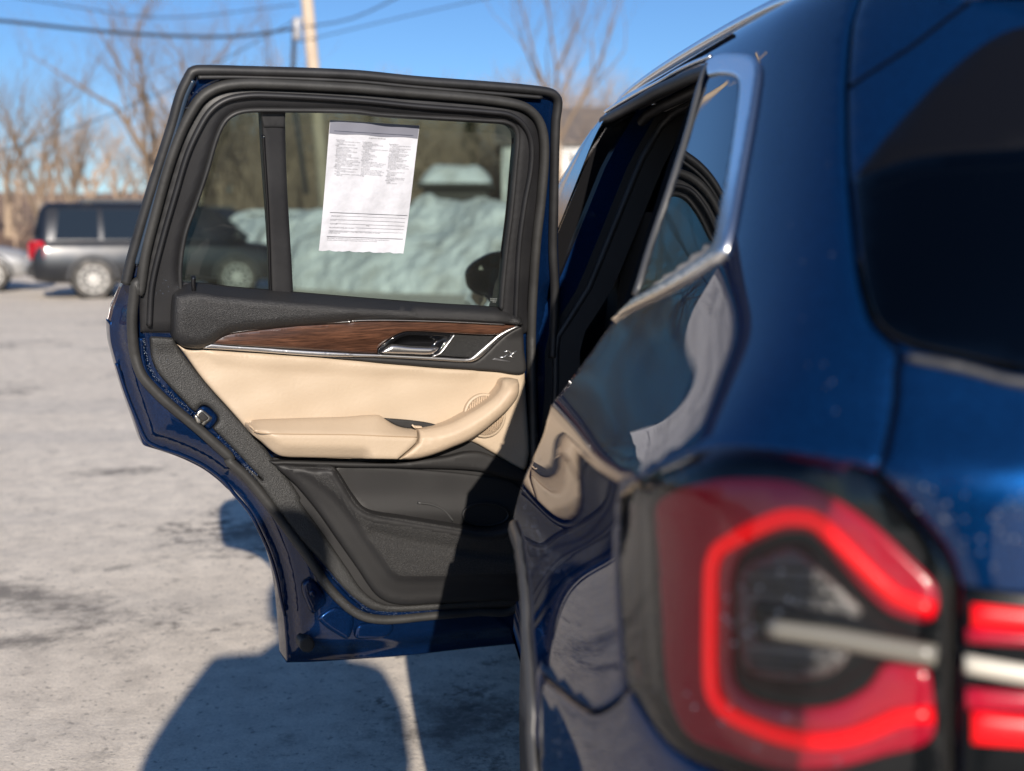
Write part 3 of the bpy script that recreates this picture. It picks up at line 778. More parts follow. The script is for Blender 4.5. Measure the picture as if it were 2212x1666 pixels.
addrow([(0, .09), (.4, .11), (.6, .138), (.766, .19), (.85, .252), (.903, .322), (.936, .5)], (.936, .936, .93), 1.016, LOWF(.923, 1.012, .9), [1.095, 1.095, 1.095, 1.095, 1.09, 1.06, 1.025])
addrow([(0, .108), (.4, .128), (.6, .155), (.752, .212), (.83, .275), (.874, .348), (.90, .505)], (.903, .904, .90), 1.06, LOWF(.893, 1.055, .93), [1.125, 1.125, 1.125, 1.125, 1.12, 1.10, 1.07])
addrow([(0, .135), (.4, .155), (.6, .182), (.742, .236), (.805, .295), (.832, .385), (.845, .53)], (.847, .848, .846), 1.144, UPF(.842, 1.144, 3.36), [1.165, 1.165, 1.165, 1.165, 1.163, 1.16, 1.148])
addrow([(0, .165), (.4, .185), (.6, .212), (.733, .268), (.788, .332), (.812, .43), (.823, .56)], (.824, .824, .824), 1.20, UPF(.82, 1.20, 3.25), [1.21, 1.21, 1.21, 1.21, 1.208, 1.205, 1.20])
addrow([(0, .215), (.38, .237), (.58, .265), (.708, .325), (.757, .392), (.779, .49), (.789, .62)], (.791, .791, .791), 1.28, UPF(.788, 1.28, 3.08), None, (.85, 1.15, 1.6))
addrow([(0, .28), (.37, .302), (.56, .333), (.682, .398), (.727, .468), (.747, .565), (.757, .69)], (.759, .759, .759), 1.36, UPF(.756, 1.36, 2.92), None, (.90, 1.17, 1.6))
addrow([(0, .345), (.36, .37), (.54, .405), (.653, .475), (.697, .55), (.715, .645), (.724, .765)], (.726, .726, .726), 1.44, UPF(.724, 1.44, 2.77), None, (.96, 1.2, 1.6))
addrow([(0, .42), (.35, .448), (.52, .488), (.62, .562), (.66, .64), (.678, .735), (.686, .85)], (.689, .689, .689), 1.52, UPF(.688, 1.52, 2.62), None, (1.03, 1.25, 1.6))
addrow([(0, .48), (.33, .512), (.49, .556), (.585, .632), (.622, .71), (.639, .80), (.647, .905)], (.650, .651, .652), 1.57, UPF(.652, 1.572, 2.53), None, (1.07, 1.28, 1.6))
RT = len(ROWS)
addrow([(0, .54), (.31, .575), (.455, .622), (.54, .70), (.573, .775), (.59, .86), (.60, .955)], (.606, .610, .613), 1.600, UPF(.613, 1.604, 2.47), None, (1.10, 1.3, 1.6))
addrow([(0, .62), (.25, .65), (.37, .69), (.43, .76), (.455, .83), (.47, .90), (.48, .99)], (.49, .495, .50), 1.628, UPF(.50, 1.632, 2.36), None, (1.13, 1.32, 1.6))
addrow([(0, .72), (.12, .74), (.18, .76), (.21, .81), (.225, .87), (.235, .93), (.24, 1.01)], (.245, .248, .25), 1.645, UPF(.25, 1.652, 2.24), None, (1.15, 1.33, 1.6))
T3 = np.array(ROWS, float)                     # rows x columns x (w, Y, z)
T3 = np.stack([-T3[..., 0], T3[..., 1], T3[..., 2]], -1)
du = np.linalg.norm(np.diff(T3, axis=1), axis=2)
UK = np.concatenate([[0], np.cumsum(du[3:14].mean(0))])
dv = np.linalg.norm(np.diff(T3, axis=0), axis=2)
VK = np.concatenate([[0], np.cumsum(dv[:, 4:10].mean(1))])

def card(k, x):                                # natural cubic spline: value of each cardinal function at x
    n = len(k); h = np.diff(k); A = np.zeros((n, n)); B = np.zeros((n, n)); A[0, 0] = A[-1, -1] = 1
    for i in range(1, n - 1):
        A[i, i - 1] = h[i - 1]; A[i, i] = 2 * (h[i - 1] + h[i]); A[i, i + 1] = h[i]
        B[i, i - 1] = 6 / h[i - 1]; B[i, i + 1] = 6 / h[i]; B[i, i] = -6 / h[i - 1] - 6 / h[i]
    M = np.linalg.solve(A, B); x = np.clip(np.asarray(x, float), k[0], k[-1])
    i = np.clip(np.searchsorted(k, x, side='right') - 1, 0, n - 2); hh = h[i]
    a = (k[i + 1] - x) / hh; b = (x - k[i]) / hh; W = np.zeros((len(x), n)); r = np.arange(len(x))
    W[r, i] += a; W[r, i + 1] += b
    W += ((a ** 3 - a) * hh ** 2 / 6)[:, None] * M[i] + ((b ** 3 - b) * hh ** 2 / 6)[:, None] * M[i + 1]
    return W
VC = VK[CR]
def S(U, V):
    U = np.atleast_1d(np.asarray(U, float)); V = np.atleast_1d(np.asarray(V, float))
    BU = card(UK, U); BV = np.zeros((len(V), len(VK))); lo = V < VC
    if lo.any(): BV[lo, :CR + 1] = card(VK[:CR + 1], V[lo])
    if (~lo).any(): BV[~lo, CR:] = card(VK[CR:], V[~lo])
    return np.einsum('ni,nj,ijk->nk', BV, BU, T3)
def SN(U, V, e=2e-3):
    side = np.where(V < VC, np.minimum(V + e, VC - 1e-6), V + e); s0 = np.where(V < VC, V - e, np.maximum(V - e, VC))
    a = S(U + e, V) - S(U - e, V); b = S(U, side) - S(U, s0)
    n = np.cross(b, a); n /= np.linalg.norm(n, axis=1)[:, None] + 1e-12
    out = np.array([-1.0, -.6, .15])
    return np.where((n @ out)[:, None] < 0, -n, n) if (n @ out).mean() < 0 else n
# dense copy for picking
NU, NV = 360, 230
gu = np.linspace(0, UK[-1], NU); gvv = np.linspace(0, VK[-1], NV)
GU, GV = np.meshgrid(gu, gvv); GP = S(GU.ravel(), GV.ravel())
tris = []
for j in range(NV - 1):
    for i in range(NU - 1):
        a = j * NU + i; tris += [(a, a + 1, a + NU + 1), (a, a + NU + 1, a + NU)]
BVH = BVHTree.FromPolygons([Vector(p) for p in GP], tris)
GUV = np.stack([GU.ravel(), GV.ravel()], 1)
def pick(u, v):
    loc, nr, idx, d = BVH.ray_cast(CAM, ray(u, v).normalized())
    if loc is None: print('MISS', u, v); return None
    a, b, c = tris[idx]
    q = barycentric_transform(loc, Vector(GP[a]), Vector(GP[b]), Vector(GP[c]), Vector((*GUV[a], 0)), Vector((*GUV[b], 0)), Vector((*GUV[c], 0)))
    return (q.x, q.y)
def px(*pts): return [q for q in (pick(*p) for p in pts) if q]
def yz(Y, z):                                  # skin parameter of the left side at (Y, z)
    m = (GUV[:, 0] > UK[4]) & (GUV[:, 0] < UK[13]); k = np.where(m)[0]
    d = (GP[k, 1] - Y) ** 2 + (GP[k, 2] - z) ** 2; q = GUV[k[np.argmin(d)]]
    return (float(q[0]), float(q[1]))
def xz(w_, z):                                 # skin parameter of the tail at half width w
    m = (GUV[:, 0] < UK[5]); k = np.where(m)[0]
    d = (GP[k, 0] + w_) ** 2 + (GP[k, 2] - z) ** 2; q = GUV[k[np.argmin(d)]]
    return (float(q[0]), float(q[1]))

CAR = empty('blue_car', (0, 2.3, 0))
tag(CAR, 'dark blue metallic SUV with its left rear door standing wide open', 'car')

def patch(name, loop, material, parent, off=0.0, thick=0.012, step=0.02, edge=0.004, sharp=(), holes=(), mirror=False, smooth_loop=True, tstep=None, hfun=None):
    """region of the skin (loop in skin parameters) lifted by off, edges rolled in and turned down by thick"""
    ts = tstep or step * .6
    lp = curve(loop, ts, True, sharp) if smooth_loop else curve(loop, ts, True, range(len(loop)))
    hl = [curve(h, ts, True) for h in holes]
    V, T, d = tri_region(lp, hl, step, (edge,) if edge else ())
    P = S(V[:, 0], V[:, 1]); N = SN(V[:, 0], V[:, 1])
    h = off - (edge * .6 * (1 - roundh(d, edge)) if edge else 0)
    if hfun is not None: h = h + hfun(V, d)
    P = P + N * np.asarray(h).reshape(-1, 1)
    verts = list(P); faces = [tuple(t) for t in T]
    if thick:
        be = boundary_edges(T); ids = {}
        for a, b in be:
            for q in (a, b):
                if q not in ids: ids[q] = len(verts); verts.append(P[q] - N[q] * thick)
        faces += [(b, a, ids[a], ids[b]) for a, b in be]
    # face outwards
    a, b, c = (np.array(verts[i]) for i in faces[len(T) // 2])
    if np.dot(np.cross(b - a, c - a), N[T[len(T) // 2][0]]) < 0: faces = [tuple(reversed(f)) for f in faces]
    if mirror:
        k = len(verts); verts += [np.array((-p[0], p[1], p[2])) for p in verts]; faces += [tuple(reversed([i + k for i in f])) for f in faces]
    return mk(name, verts, faces, material, parent)

def skin_line(name, pts, wd, ht, material, parent, off=0.0, closed=False, sharp=(), step=.012):
    P2 = curve(pts, step, closed, sharp); P = S(P2[:, 0], P2[:, 1]); N = SN(P2[:, 0], P2[:, 1])
    Vv, Ff = sweep([Vector(p + n * off) for p, n in zip(P, N)], [Vector(n) for n in N], wd, ht, 10, closed)
    return mk(name, Vv, Ff, material, parent)

# ---- quarter panel with roof side and C-pillar
SHUT = [(1833, 50), (1823, 140), (1820, 190), (1824, 380), (1842, 560), (1874, 690), (1893, 714), (1934, 758), (1930, 800), (1903, 985), (1889, 1020)]
LAMP_TOP = [(1700, 976), (1560, 968), (1470, 990), (1400, 1026), (1352, 1058)]
LAMP_SIDE = [(1338, 1082), (1337, 1200), (1342, 1320), (1349, 1420)]
VLINE = [(1352, 1474), (1330, 1508), (1288, 1533), (1262, 1528), (1200, 1482), (1166, 1452)]
R_ARCH = .44; AX = (1.05, .37)
arch = [(AX[0] + math.cos(a) * R_ARCH, AX[1] + math.sin(a) * R_ARCH) for a in np.linspace(rad(146), rad(80), 12)]
q0 = px(*VLINE)
USH = (UK[3] + UK[4]) / 2          # tailgate shut line where it meets the roof
loop = px(*SHUT) + px(*LAMP_TOP) + px(*LAMP_SIDE) + q0
loop += [yz(*a) for a in arch]
loop += [yz(1.125, .83), yz(1.10, .90), yz(1.065, .985)] + px((1192, 872), (1238, 812), (1290, 740), (1322, 694))
loop += px((1374, 640), (1408, 536), (1447, 420), (1490, 282), (1531, 142))
loop += [yz(1.22, 1.540), yz(1.36, 1.545), yz(1.5, 1.547), yz(1.75, 1.549), yz(2.05, 1.550), (UK[10], VK[RT])]
loop += [(UK[9], VK[RT]), (UK[8], VK[RT]), (UK[7], VK[RT]), (UK[6], VK[RT]), (UK[5], VK[RT]), (USH + .005, VK[RT])]
nS, nL, nM = len(SHUT), len(LAMP_TOP), len(LAMP_SIDE)
i0 = nS + nL + nM + len(q0)
sharp = {nS - 1, i0 - 1, i0, i0 + 11, i0 + 12, i0 + 14, i0 + 18, i0 + 23, len(loop) - 7, len(loop) - 8, len(loop) - 1, 0}
QP = patch('quarter_panel', loop, BLUE, CAR, 0, .02, .016, .004, sharp)

# roof and the rest of the shell straight from the grid
def grid_part(name, u0, u1, v0, v1, material, parent, nu, nv, off=0.0, mirror=True, left=True, thick=0):
    us = np.linspace(u0, u1, nu); vs = np.linspace(v0, v1, nv); a, b = np.meshgrid(us, vs); P = S(a.ravel(), b.ravel())
    if off: P = P + SN(a.ravel(), b.ravel()) * off
    F1 = [(j * nu + i, (j + 1) * nu + i, (j + 1) * nu + i + 1, j * nu + i + 1) for j in range(nv - 1) for i in range(nu - 1)]
    o_ = None
    if left: o_ = mk(name, list(P), F1, material, parent)
    if mirror: o_ = mk(name, [np.array((-p[0], p[1], p[2])) for p in P], [tuple(reversed(f)) for f in F1], material, parent)
    return o_
UJ, UL = UK[10], UK[12]
roof = grid_part('roof', UK[1] * 0, UK[-1], VK[RT] + .004, VK[-1], BLUE, CAR, 90, 16)
# roof ends: close the narrow strip left at the crown
zc = S([0], [VK[-1]])[0]; 
V = []; Fc = []
crown = S(np.linspace(0, UK[-1], 60), np.full(60, VK[-1]))
V = list(crown) + [np.array((-p[0], p[1], p[2])) for p in crown]
for i in range(59): Fc.append((i, i + 1, i + 61, i + 60))
mk('roof_crown', V, Fc, BLUE, CAR)
# front half, left and right
grid_part('front_door', UJ + .012, UL, VK[0], VK[8], BLUE, CAR, 30, 40)
grid_part('front_fender', UL + .006, UK[-1], VK[0], VK[8] + .001, BLUE, CAR, 44, 46)
grid_part('windscreen', UK[12] + .05, UK[-1], VK[8] + .01, VK[RT], glass_mat('clear_screen', (.55, .62, .6)), CAR, 30, 14, -.004)
fg = grid_part('front_side_glass', UJ + .035, UL - .01, VK[8] + .02, VK[13] + .01, GLOSSB, CAR, 20, 20, .001)
grid_part('front_door_frame', UJ + .012, UL + .06, VK[13], VK[RT], GLOSSB, CAR, 20, 6, .0)
grid_part('pillar_cover', UJ - .03, UJ + .04, VK[8], VK[13] + .02, GLOSSB, CAR, 5, 16, .002)
# right rear side: closed door, panel, glass
grid_part('right_rear_side', UK[4], UJ, VK[0], VK[8], BLUE, CAR, 50, 44, 0, True, False)
PGLASS = glass_mat('privacy_glass', (.05, .06, .065))
grid_part('right_rear_glass', UK[5], UJ, VK[8], VK[13], glass_mat('privacy_glass_light', (.32, .36, .34)), CAR, 40, 24, 0, True, False)
grid_part('right_roof_side', UK[4], UJ, VK[13], VK[RT], BLUE, CAR, 40, 8, 0, True, False)

# ---- quarter window: glass and chrome surround
CH_O = [(1530, 138), (1556, 122), (1600, 120), (1626, 124), (1638, 133), (1644, 152), (1638, 204), (1622, 300), (1600, 420), (1582, 510), (1566, 552), (1530, 580), (1440, 634), (1370, 668), (1324, 694)]
CH_I = [(1536, 168), (1560, 164), (1592, 168), (1606, 184), (1604, 230), (1590, 330), (1568, 450), (1550, 528), (1516, 562), (1440, 610), (1374, 646)]
gl = px(*CH_I) + px((1388, 610), (1412, 530), (1450, 420), (1492, 290), (1534, 172))
GLASSQ = mat('quarter_window_glass', (0.004, 0.006, 0.007), rough=0.0, spec=0.75, ior=1.6)
patch('quarter_window', gl, GLASSQ, CAR, .0035, .006, .016, .002, {0, 10, 15})
oc = px(*CH_O); ic = px(*reversed(CH_I))
CHR = mat('satin_aluminium', (0.86, 0.86, 0.86), rough=0.27, metal=1.0)
patch('window_surround', oc + ic, CHR, CAR, .007, .010, .010, .004, {0, len(oc) - 1, len(oc), len(oc) + len(ic) - 1}, tstep=.008)
edge = px((1378, 640), (1410, 536), (1449, 420), (1492, 284), (1534, 144))
skin_line('window_edge_trim', edge, .006, .006, mat('edge_trim_grey', (.06, .062, .066), rough=.35), CAR, .003)
# bright strip over the door opening and roof rail
st = px((1538, 126),) + [yz(1.24, 1.549), yz(1.37, 1.553), yz(1.5, 1.555), yz(1.75, 1.557), yz(2.1, 1.558)]
skin_line('roof_strip', st, .004, .004, CHR, CAR, .004)
ds = px((1532, 146),) + [yz(1.22, 1.535), yz(1.36, 1.540), yz(1.5, 1.542), yz(1.75, 1.544), yz(2.1, 1.546)]
skin_line('drip_seal', ds, .011, .012, RUBBER, CAR, -.006)
# ---- roof rail (both sides)
rp = [Vector((-.57, .92, 1.590)), Vector((-.572, .98, 1.606)), Vector((-.575, 1.1, 1.617)), Vector((-.578, 1.5, 1.626)), Vector((-.578, 2.0, 1.626)), Vector((-.574, 2.32, 1.616)), Vector((-.57, 2.4, 1.60))]
for sx in (1, -1):
    pts = [Vector((p[0] * sx, p[1], p[2])) for p in curve([tuple(p) for p in rp], .04)]
    Vv, Ff = sweep(pts, [Vector((0, .01, 1))] * len(pts), .018, .014, 10); rl = mk('roof_rail', Vv, Ff, CHR, CAR)
    for yy in (1.0, 2.33): MB().box((sx * -.573, yy, 1.602), (.034, .1, .03), 0, .006).build('rail_foot', CHR, rl)

# ---- bumper, tailgate
B_TOP = [(1168, 1460), (1202, 1490), (1262, 1536), (1290, 1541), (1334, 1514), (1354, 1484)]
B_LAMP = [(1380, 1526), (1448, 1618), (1560, 1680), (1700, 1722), (1880, 1740), (2066, 1742)]
loop = px(*B_TOP) + px(*B_LAMP) + [xz(.45, .80), (0.0, xz(0, .80)[1]), (0.0, 0.0), (UK[3], 0), (UK[5], 0), (UK[6], 0)]
loop += [yz(.64, .26), yz(.615, .36), yz(.63, .50)]
patch('rear_bumper', loop, BLUE, CAR, 0, .02, .022, .004, {0, 5, 11, 13, 14, 17, 18}, mirror=True)
TG_L = [(1841, 50), (1833, 140), (1830, 190), (1834, 380), (1852, 560), (1884, 688), (1903, 708), (1946, 758), (1942, 800), (1915, 985), (1902, 1018)]
TG_LAMP = [(1966, 1090), (2046, 1186), (2074, 1258), (2074, 1480), (2074, 1735)]
loop = px(*TG_L[5:]) + px(*TG_LAMP) + [xz(.45, .81), (0.0, xz(0, .81)[1]), (0.0, xz(0, 1.155)[1])] + px((2212, 806), (2080, 776), (1990, 756), (1930, 730), (1894, 694))
TG = patch('tailgate', loop, BLUE, CAR, 0, .02, .022, .004, {0, 5, 8, 10, 12, 13, 18}, mirror=True)
loop = px(*TG_L[:5]) + px((1868, 556), (1862, 540), (1851, 392), (1880, 380), (1960, 352), (2050, 338), (2212, 326)) + [(0.0, xz(0, 1.42)[1]), (0.0, VK[RT]), (UK[2], VK[RT]), (USH - .005, VK[RT])]
patch('tailgate_top', loop, BLUE, CAR, 0, .02, .022, .004, {0, 4, 5, 7, 12, 13, 15}, mirror=True)
# number-plate recess strip and rear emblem disc on the tailgate
tgm = MB(); tgm.box((0, .062, .90), (.50, .02, .11), 0, .004); tgm.build('plate_holder', PLAST, TG)
# rear window, black upper trim, lower strip
RGT = [(1850, 388), (1880, 380), (1960, 352), (2050, 338), (2212, 326)]
RGB = [(2212, 806), (2080, 776), (1990, 756), (1930, 730), (1892, 690), (1862, 540)]
loop = px(*RGT) + [(0.0, xz(0, 1.42)[1]), (0.0, xz(0, 1.155)[1])] + px(*RGB)
RGLASS = glass_mat('rear_window_glass', (.055, .07, .08), 0, 1.5, 0)
# the opening: cut the tailgate there by lifting the glass off a dark frit border
patch('rear_window', loop, RGLASS, CAR, .006, .004, .02, .003, {0, 5, 6, 7}, mirror=True)
# black trim above the rear window and the roof spoiler
loop = px((1848, 386), (1900, 318), (1960, 250), (2040, 168), (2130, 96), (2212, 62)) + [(0.0, xz(0, 1.50)[1]), (0.0, xz(0, 1.415)[1])] + px((2212, 330), (2050, 342), (1960, 356), (1882, 384))
patch('upper_window_trim', loop, mat('black_trim_satin', (.004, .004, .005), rough=.3, spec=.25), CAR, .004, .004, .02, .003, {0, 6, 7, 11}, mirror=True)
loop = px((1960, 768), (2080, 790), (2212, 822)) + [(0.0, xz(0, 1.148)[1]), (0.0, xz(0, 1.132)[1])] + px((2212, 838), (2080, 806), (1960, 782))
patch('window_lower_strip', loop, PLAST, CAR, .006, .006, .02, .003, {0, 3, 4, 7}, mirror=True)
def spoiler():
    V = []; Fc = []; n = 40; prof_n = 8
    for i in range(n + 1):
        t = i / n * 2 - 1; w_ = t * .60; e = 1 - abs(t) ** 6 * .75
        y0 = .60 + .30 * abs(t) ** 2.6; z0 = 1.612 - .055 * abs(t) ** 3
        yr = .30 + .22 * abs(t) ** 3.2; zr = 1.560 - .05 * abs(t) ** 2.5
        pr = [(y0, z0), (y0 * .6 + yr * .4, z0 * .55 + zr * .45 + .014), (y0 * .25 + yr * .75, z0 * .2 + zr * .8 + .012), (yr, zr), (yr + .005, zr - .02 * e - .004), (yr + .06, zr - .035 * e), (yr + .16, zr - .03 * e), (y0 + .02, z0 - .05)]
        V += [(w_, y, z) for y, z in pr]
    for i in range(n):
        for k in range(prof_n): k2 = (k + 1) % prof_n; Fc.append((i * prof_n + k, i * prof_n + k2, (i + 1) * prof_n + k2, (i + 1) * prof_n + k))
    Fc.append(tuple(range(prof_n))); Fc.append(tuple(n * prof_n + k for k in reversed(range(prof_n))))
    return mk('roof_spoiler', V, Fc, BLUE, CAR)
spoiler()

# ---- black strips painting the dark inside the shut lines and spoiler gap
mid_ = [((a[0] + b[0]) / 2, (a[1] + b[1]) / 2) for a, b in zip(SHUT, TG_L)]
GAP_DARK = mat('shut_line_dark', (.002, .002, .002), .9, spec=.02)
skin_line('shut_line_dark', px(*mid_), .007, .004, GAP_DARK, CAR, -.008)
skin_line('shut_line_dark', px((1892, 1022), (1964, 1095), (2043, 1192), (2069, 1262), (2069, 1480), (2069, 1730)), .006, .004, GAP_DARK, CAR, -.008)
skin_line('shut_line_dark', px(*[((a[0] + b[0]) / 2, (a[1] + b[1]) / 2) for a, b in zip(reversed(VLINE), B_TOP)]), .006, .004, GAP_DARK, CAR, -.008)
skin_line('spoiler_gap', px(*Z(7, [(425, 390), (560, 300), (700, 210), (830, 110), (960, 12)])), .0022, .0015, GAP_DARK, CAR, .0005)
# ---- tail lamp
HOUS = mat('lamp_housing_black', (0.004, 0.005, 0.006), rough=0.2, spec=.2)
REDD = mat('lamp_red_plastic', (0.33, 0.003, 0.02), rough=0.2, coat=.2, emit=((1.0, .0, .06), .03))
REDT = mat('lamp_light_guide', (0.62, 0.002, 0.006), rough=0.3, emit=((1.0, 0.001, 0.004), .42))
LCHR = mat('lamp_reflector', (0.16, 0.155, 0.15), rough=0.35, metal=.6, bump=(160, 1.0, .004))
LENS = glass_mat('clear_lens', (.97, .97, .97), 0.0, 1.5)
LP = [(1890, 1024)] + LAMP_TOP[:] + LAMP_SIDE + [(1352, 1472), (1382, 1521), (1450, 1611), (1562, 1672), (1700, 1714), (1880, 1732), (2064, 1734), (2064, 1500), (2064, 1262), (2040, 1196), (1962, 1098)]
lamp = patch('tail_lamp', px(*LP), HOUS, CAR, -.016, .02, .016, .004, {0, 16})
tag(lamp, 'left tail lamp with an angular glowing red light guide')
red = [(1396, 1096), (1440, 1060), (1520, 1038), (1620, 1034), (1700, 1044), (1786, 1076), (1875, 1134), (1965, 1214), (2026, 1282), (2016, 1345), (1930, 1335), (1880, 1300), (1800, 1215), (1750, 1160), (1716, 1152), (1660, 1160), (1580, 1200),
       (1562, 1240), (1560, 1330), (1562, 1470), (1600, 1510), (1700, 1535), (1790, 1530), (1870, 1490), (1912, 1440), (2000, 1452), (2012, 1480), (2014, 1600), (1900, 1640), (1800, 1665), (1690, 1668), (1560, 1632), (1464, 1588), (1424, 1500), (1410, 1350), (1402, 1200)]
patch('red_diffuser', px(*red), REDD, lamp, -.008, .006, .012, .003)
guide = [(2018, 1322), (1932, 1289), (1900, 1262), (1772, 1136), (1746, 1122), (1690, 1119), (1660, 1128), (1560, 1177), (1538, 1195), (1528, 1224), (1525, 1320), (1526, 1470), (1533, 1506), (1556, 1536), (1600, 1562), (1715, 1601), (1800, 1602), (1870, 1584), (1940, 1553), (2016, 1547)]
skin_line('light_guide', px(*guide), .0066, .005, REDT, lamp, -.004)
blk = Z(10, [(130, 690), (280, 600), (420, 560), (520, 620), (680, 760), (860, 940), (1040, 1020), (1150, 1060), (1140, 1170), (900, 1160), (780, 1190), (600, 1300), (400, 1290), (190, 1240), (130, 1180)])
patch('inner_housing', px(*blk), HOUS, lamp, -.006, .006, .012, .003)
patch('reflector', px(*Z(10, [(165, 720), (290, 640), (420, 598), (560, 700), (700, 830), (770, 905), (720, 960), (700, 1120), (600, 1210), (330, 1225), (190, 1170), (160, 1000)])), LCHR, lamp, -.004, .004, .009, .002)
patch('bar_mount', px(*Z(10, [(240, 850), (480, 880), (720, 920), (900, 985), (1110, 1050), (1110, 1160), (880, 1130), (640, 1085), (420, 1055), (250, 1030)])), HOUS, lamp, -.0015, .004, .009, .002)
skin_line('indicator_bar', px(*Z(10, [(320, 975), (600, 1015), (900, 1070), (1130, 1110)])), .0085, .006, mat('indicator_grey', (.17, .16, .135), rough=.3, coat=.5), lamp, .0)
# ribs of the reflector
rb = MB()
for (a, b) in (((220, 700), (500, 690)), ((190, 750), (600, 765)), ((200, 790), (650, 830)), ((215, 1120), (560, 1150)), ((220, 1165), (480, 1190))):
    q = px(*Z(10, [a, ((a[0] + b[0]) / 2, (a[1] + b[1]) / 2), b])); q = curve(q, .01); P = S(q[:, 0], q[:, 1]); N = SN(q[:, 0], q[:, 1])
    Vv, Ff = sweep([Vector(p - n * .003) for p, n in zip(P, N)], [Vector(n) for n in N], .0018, .002, 6); rb.add(Vv, Ff)
rb.build('reflector_ribs', HOUS, lamp, True)['kind'] = 'stuff'
patch('lens', px(*LP), LENS, lamp, .002, .002, .016, .003, {0, 16}, tstep=.012)
# lamp half on the tailgate
TL = [(2078, 1264), (2212, 1280), (2400, 1302), (2600, 1322), (2600, 1650), (2400, 1690), (2212, 1712), (2078, 1722)]
tl = patch('tailgate_lamp', px(*TL), HOUS, CAR, .004, .008, .016, .003, set(range(8)))
for nm, y0, y1, mt_ in (('red_bar', 1296, 1352, REDT), ('red_bar', 1528, 1600, REDT)):
    patch(nm, px((2098, y0 + 6), (2212, y0 + 18), (2560, y0 + 50), (2560, y1 + 30), (2212, y1 + 8), (2098, y1)), mt_, tl, .009, .005, .012, .003, set(range(6)))
for y0, y1 in ((1352, 1384), (1480, 1530)):
    patch('red_diffuser', px((2086, y0 + 2), (2212, y0 + 12), (2560, y0 + 40), (2560, y1 + 34), (2212, y1 + 8), (2086, y1)), REDD, tl, .007, .005, .012, .003, set(range(6)))
patch('indicator_bar', px((2082, 1412), (2212, 1434), (2560, 1480), (2560, 1520), (2212, 1474), (2082, 1450)), mat('indicator_cream2', (.55, .52, .44), rough=.3, coat=.5), tl, .008, .005, .012, .003, set(range(6)))

# ---- wheel, arch
wheel(CAR, (-.825, AX[0], .365), (-1, 0, 0), .365, .245, 'rear_wheel', 5)
wheel(CAR, (.825, AX[0], .365), (1, 0, 0), .365, .245, 'rear_wheel', 5)
wheel(CAR, (-.855, 3.83, .365), (-1, 0, 0), .365, .245, 'front_wheel', 5)
wheel(CAR, (.855, 3.83, .365), (1, 0, 0), .365, .245, 'front_wheel', 5)
ap = []
for a in np.linspace(rad(190), rad(84), 40):
    q = yz(AX[0] + math.cos(a) * (R_ARCH - .004), max(.27, AX[1] + math.sin(a) * (R_ARCH - .004))); ap.append(S([q[0]], [q[1]])[0])
nrm = [Vector((-1, 0, 0))] * len(ap)
Vv, Ff = sweep([Vector(p) + Vector((-.001, 0, 0)) for p in ap], nrm, .016, .008, 8); mk('arch_lip', Vv, Ff, mat('arch_grey', (.05, .05, .052), rough=.45), CAR)
m = MB(); m.lathe((-.93, AX[0], AX[1] + .01), (1, 0, 0), [(R_ARCH - .01, 0), (R_ARCH - .01, .42)], 40, (0, 1))
wl = m.build('wheel_well', DARK, CAR, True)

# ---- cabin: floor, bulkheads, pillars, seats
cab = MB()
cab.box((0, 2.0, .36), (1.66, 3.0, .08)); cab.box((0, 3.45, .75), (1.5, .12, .7)); cab.box((0, 1.0, .62), (1.3, .9, .5)); cab.box((.80, 1.6, .72), (.1, 2.9, .72)); cab.box((-.78, 2.75, .72), (.1, 1.36, .72)); cab.box((-.79, .82, .84), (.07, .42, .5)); cab.box((0, .34, .60), (1.40, .06, .62))
cab.build('cabin_tub', DARK, CAR)
hl = MB(); hl.box((0, 1.5, 1.565), (1.12, 1.75, .03), 0, .012); hl.build('headliner', mat('headliner_dark', (.02, .02, .022), .9), CAR, True)
def seat(x, y, wd, nm):
    m = MB(); m.box((x, y + .28, .68), (wd, .52, .20), 0, .06); s = m.build(nm, SEATM, CAR, True)
    P = [];
    Vv, Ff = [], []
    m2 = MB(); n = 7
    for k in range(n):
        t = k / (n - 1); m2.v += [(x - wd / 2 * (1 - .12 * t), y + .06 - .14 * t - .05, .72 + .6 * t), (x + wd / 2 * (1 - .12 * t), y + .06 - .14 * t - .05, .72 + .6 * t), (x + wd / 2 * (1 - .12 * t), y + .06 - .14 * t + .08, .72 + .6 * t), (x - wd / 2 * (1 - .12 * t), y + .06 - .14 * t + .08, .72 + .6 * t)]
    for k in range(n - 1):
        for j in range(4): m2.f.append((k * 4 + j, k * 4 + (j + 1) % 4, k * 4 + 4 + (j + 1) % 4, k * 4 + 4 + j))
    m2.f += [(3, 2, 1, 0), tuple(range(4 * n - 4, 4 * n))]
    m2.build('backrest', SEATM, s)
    m3 = MB(); m3.box((x, y - .10, 1.40), (.27, .10, .19), 0, .045); m3.box((x - .07, y - .10, 1.30), (.012, .012, .12)); m3.box((x + .07, y - .10, 1.30), (.012, .012, .12)); m3.build('headrest', SEATM, s, True)
seat(-.42, 1.12, .60, 'rear_seat'); seat(.42, 1.12, .60, 'rear_seat'); seat(0, 1.12, .26, 'rear_seat')
seat(-.40, 2.12, .52, 'front_seat'); seat(.40, 2.12, .52, 'front_seat')
